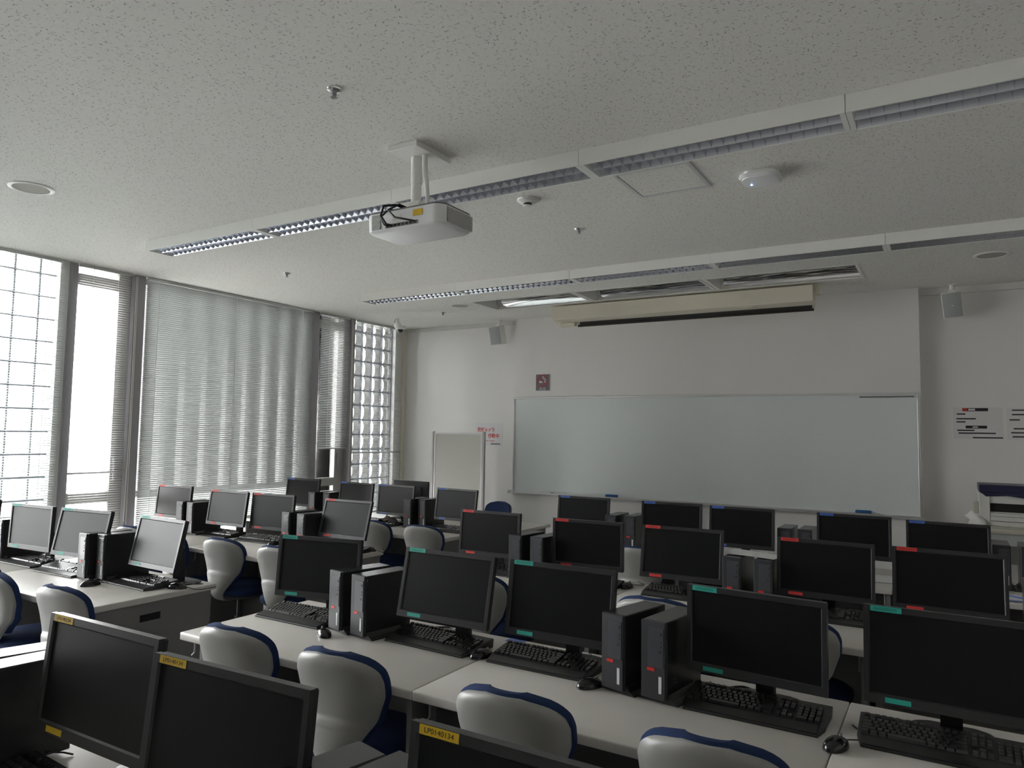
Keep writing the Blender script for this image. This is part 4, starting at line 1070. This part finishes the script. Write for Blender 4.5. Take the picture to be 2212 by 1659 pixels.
t = thing('printer_table', 'pale table holding the printer at the right edge', 'table', (0.78, 7.50, 0))
b = B(); b.box(-0.66, 0.62, -0.33, 0.40, 0.878, 0.915, bev=0.004); b.obj('tabletop', M['tablem'], t, smooth=True)
for x in (-0.55, 0.55):
    for y in (-0.28, 0.34):
        b = B(); b.box(x - 0.02, x + 0.02, y - 0.02, y + 0.02, 0, 0.878); b.obj('leg', M['alud'], t)
b = B(); b.box(-0.53, 0.53, 0.30, 0.315, 0.55, 0.878); b.obj('back_panel', M['panel'], t)
b = B(); b.box(-0.6, 0.58, -0.30, 0.38, 0.78, 0.79); b.box(-0.6, -0.59, -0.3, 0.38, 0.79, 0.878); b.box(-0.6, 0.58, -0.30, -0.29, 0.79, 0.878); b.obj('apron', M['mesh'], t)
t = thing('printer', 'off white printer with a dark navy lid on the table at the right edge', 'printer', (0.47, 7.45, 0.9155))
b = B(); b.box(-0.26, 0.26, -0.02, 0.34, 0.0, 0.28, bev=0.008); b.box(-0.26, -0.185, -0.06, -0.02, 0.0, 0.27, bev=0.004); b.box(-0.185, 0.26, -0.055, -0.02, 0.0, 0.085, bev=0.004); b.box(-0.185, 0.26, -0.045, -0.02, 0.19, 0.27, bev=0.004); b.obj('body', M['printerw'], t)
b = B(); b.box(-0.262, 0.262, -0.055, 0.34, 0.28, 0.345, bev=0.006)
b.prism([(-0.25, 0.28), (-0.21, 0.245), (-0.06, 0.258), (0.05, 0.243), (0.15, 0.243), (0.21, 0.262), (0.26, 0.28)], -0.062, -0.045, axis='y'); b.obj('lid', M['navy'], t)
b = B(); b.box(-0.18, 0.255, -0.024, -0.0195, 0.118, 0.188); b.obj('paper_slot', M['hole'], t)
b = B(); b.box(-0.18, 0.255, -0.075, -0.021, 0.085, 0.11, bev=0.003); b.obj('output_tray', M['printerw'], t)
b = B(); b.box(-0.18, 0.255, -0.0585, -0.055, 0.040, 0.044); b.obj('drawer_gap', M['darkgap'], t)
b = B(); b.box(-0.30, -0.262, 0.02, 0.07, 0.09, 0.19, bev=0.006); b.obj('side_tray', M['tablem'], t)
t = thing('paper_sheet', 'crumpled white sheet leaning against the left side of the printer', 'paper', (0.165, 7.33, 0.9155))
b = B()
def cr(u, v):
    return (-0.05 + 0.12 * u + 0.03 * math.sin(3 * v) - 0.02 * v, 0.07 * v, 0.001 + 0.115 * v * (1 - 0.75 * abs(u - 0.45)) + 0.006 * math.sin(9 * u + 4 * v))
g = b.grid(cr, 10, 8)
b.obj('sheet', M['paper'], t)
def sheet(name, lab, x, y, z, w, d, rz, m=M['paper'], curl=0.004, cat='paper', group=None):
    b = B()
    def f(u, v): return (-w / 2 + w * u, -d / 2 + d * v, 0.0012 + curl * (math.sin(3.1 * u + 2 * v) + 1) * 0.5)
    g1 = b.grid(f, 8, 8); g2 = b.grid(lambda u, v: tuple(c - (0.0008 if i == 2 else 0) for i, c in enumerate(f(u, v))), 8, 8)
    o = b.obj(name, m, loc=(x, y, z), rot=(0, 0, rz)); tag(o, lab, cat, group); return o
sheet('paper_sheet', 'white sheet lying on top of the computers between the red-stickered monitors', -0.925, 4.09, DZ + 0.276, 0.29, 0.20, R(-8), curl=0.006)
sheet('paper_sheet', 'white sheet on the blue-row desk seen in the gap between two red-stickered monitors', -0.40, 5.36, DZ, 0.21, 0.28, R(3))
sheet('paper_sheet', 'white sheet on the window-side desk behind the third teal-stickered monitor', -5.33, 2.71, DZ, 0.21, 0.16, R(10))
o = sheet('flyer', 'white and blue striped flyer on the blue-row desk near the right edge', 0.275, 5.18, DZ, 0.15, 0.25, R(0), cat='flyer')
b = B(); b.box(-0.075, 0.075, -0.118, -0.085, 0.0052, 0.0060); b.obj('blue_stripe', M['bluecard'], o)
b = B(); b.tube([(-0.06, 0.09, 0.006), (0.0, 0.045, 0.006), (0.07, 0.0, 0.006)], 0.006, 6); b.obj('blue_curve', M['bluecard'], o)
sheet('card', 'small blue card at the far edge of the teal row beside the desk seam', -1.655, 2.795, DZ, 0.085, 0.05, R(-4), M['bluecard'], 0.001, 'card')
sheet('card', 'small brown paper slip right of the blue card at the far desk edge', -1.555, 2.79, DZ, 0.07, 0.05, R(-4), M['tablem'], 0.001, 'card')
b = B()
def cl(u, v):
    h = 0.030 * math.sin(PI * u) ** 0.7 * math.sin(PI * v) ** 0.6
    return (-0.11 + 0.22 * u + 0.012 * math.sin(5 * v), -0.06 + 0.12 * v + 0.010 * math.sin(6 * u), 0.052 + h + 0.006 * math.sin(11 * u + 7 * v) - 0.035 * (abs(2 * u - 1) ** 6))
b.grid(cl, 18, 12); b.grid(lambda u, v: tuple(c - (0.004 if i == 2 else 0) for i, c in enumerate(cl(u, v))), 18, 12)
o = b.obj('cloth', M['cloth'], smooth=True, loc=(-4.72, 5.49, DZ)); tag(o, 'crumpled grey cloth lying on the keyboard before the third blue monitor by the window', 'cloth')

# ================================================================== LIGHT, WORLD, CAMERA
w = bpy.data.worlds.new('overcast daylight'); scn.world = w; w.use_nodes = True
nt = w.node_tree; bg = nt.nodes['Background']
tc = nt.nodes.new('ShaderNodeTexCoord'); sp = nt.nodes.new('ShaderNodeSeparateXYZ'); nt.links.new(tc.outputs['Generated'], sp.inputs[0])
rp = nt.nodes.new('ShaderNodeValToRGB'); mr = nt.nodes.new('ShaderNodeMapRange')
mr.inputs['From Min'].default_value = -1; mr.inputs['From Max'].default_value = 1
nt.links.new(sp.outputs['Z'], mr.inputs['Value']); nt.links.new(mr.outputs[0], rp.inputs[0])
e = rp.color_ramp.elements
e[0].position = 0.0; e[0].color = (0.44, 0.43, 0.42, 1)
e[1].position = 1.0; e[1].color = (0.97, 0.965, 0.985, 1)
k = rp.color_ramp.elements.new(0.47); k.color = (0.57, 0.56, 0.55, 1)
k = rp.color_ramp.elements.new(0.53); k.color = (1.0, 0.98, 0.985, 1)
nt.links.new(rp.outputs[0], bg.inputs['Color']); bg.inputs['Strength'].default_value = 4.0
# the window opening as a sampling portal for the sky
L = bpy.data.lights.new('window_portal', 'AREA'); L.shape = 'RECTANGLE'; L.size = 8.5; L.size_y = 2.95
L.cycles.is_portal = True
lo = bpy.data.objects.new('window_portal', L); COL.objects.link(lo)
lo.location = (XW - 0.6, 3.63, 1.63); lo.rotation_euler = (R(90), 0, R(-90))

cam = bpy.data.cameras.new('camera'); co = bpy.data.objects.new('camera', cam); COL.objects.link(co)
cam.sensor_fit = 'HORIZONTAL'; cam.sensor_width = 36.0; cam.lens = 1555.43 / 2212 * 36.0; cam.clip_start = 0.05; cam.clip_end = 200
yaw, pitch, roll = .5452, .0678, .0157
cy, sy = math.cos(yaw), math.sin(yaw); cp_, sp_ = math.cos(pitch), math.sin(pitch); cr_, sr_ = math.cos(roll), math.sin(roll)
fwd = Vector((-sy * cp_, cy * cp_, sp_)); right = Vector((cy, sy, 0)); up = right.cross(fwd)
r2 = right * cr_ + up * sr_; u2 = -right * sr_ + up * cr_
m3 = Matrix((r2, u2, -fwd)).transposed()
co.matrix_world = Matrix.Translation((0, 0, 1.638)) @ m3.to_4x4()
scn.camera = co
vs = scn.view_settings
scn.display_settings.display_device = 'sRGB'
vs.view_transform = 'Standard'; vs.look = 'None'; vs.gamma = 1.0; vs.use_curve_mapping = False
vs.exposure = 3.1
cyc = scn.cycles
cyc.max_bounces = 16; cyc.diffuse_bounces = 12; cyc.glossy_bounces = 4; cyc.transmission_bounces = 6; cyc.transparent_max_bounces = 12
cyc.sample_clamp_indirect = 6.0
cyc.use_denoising = True
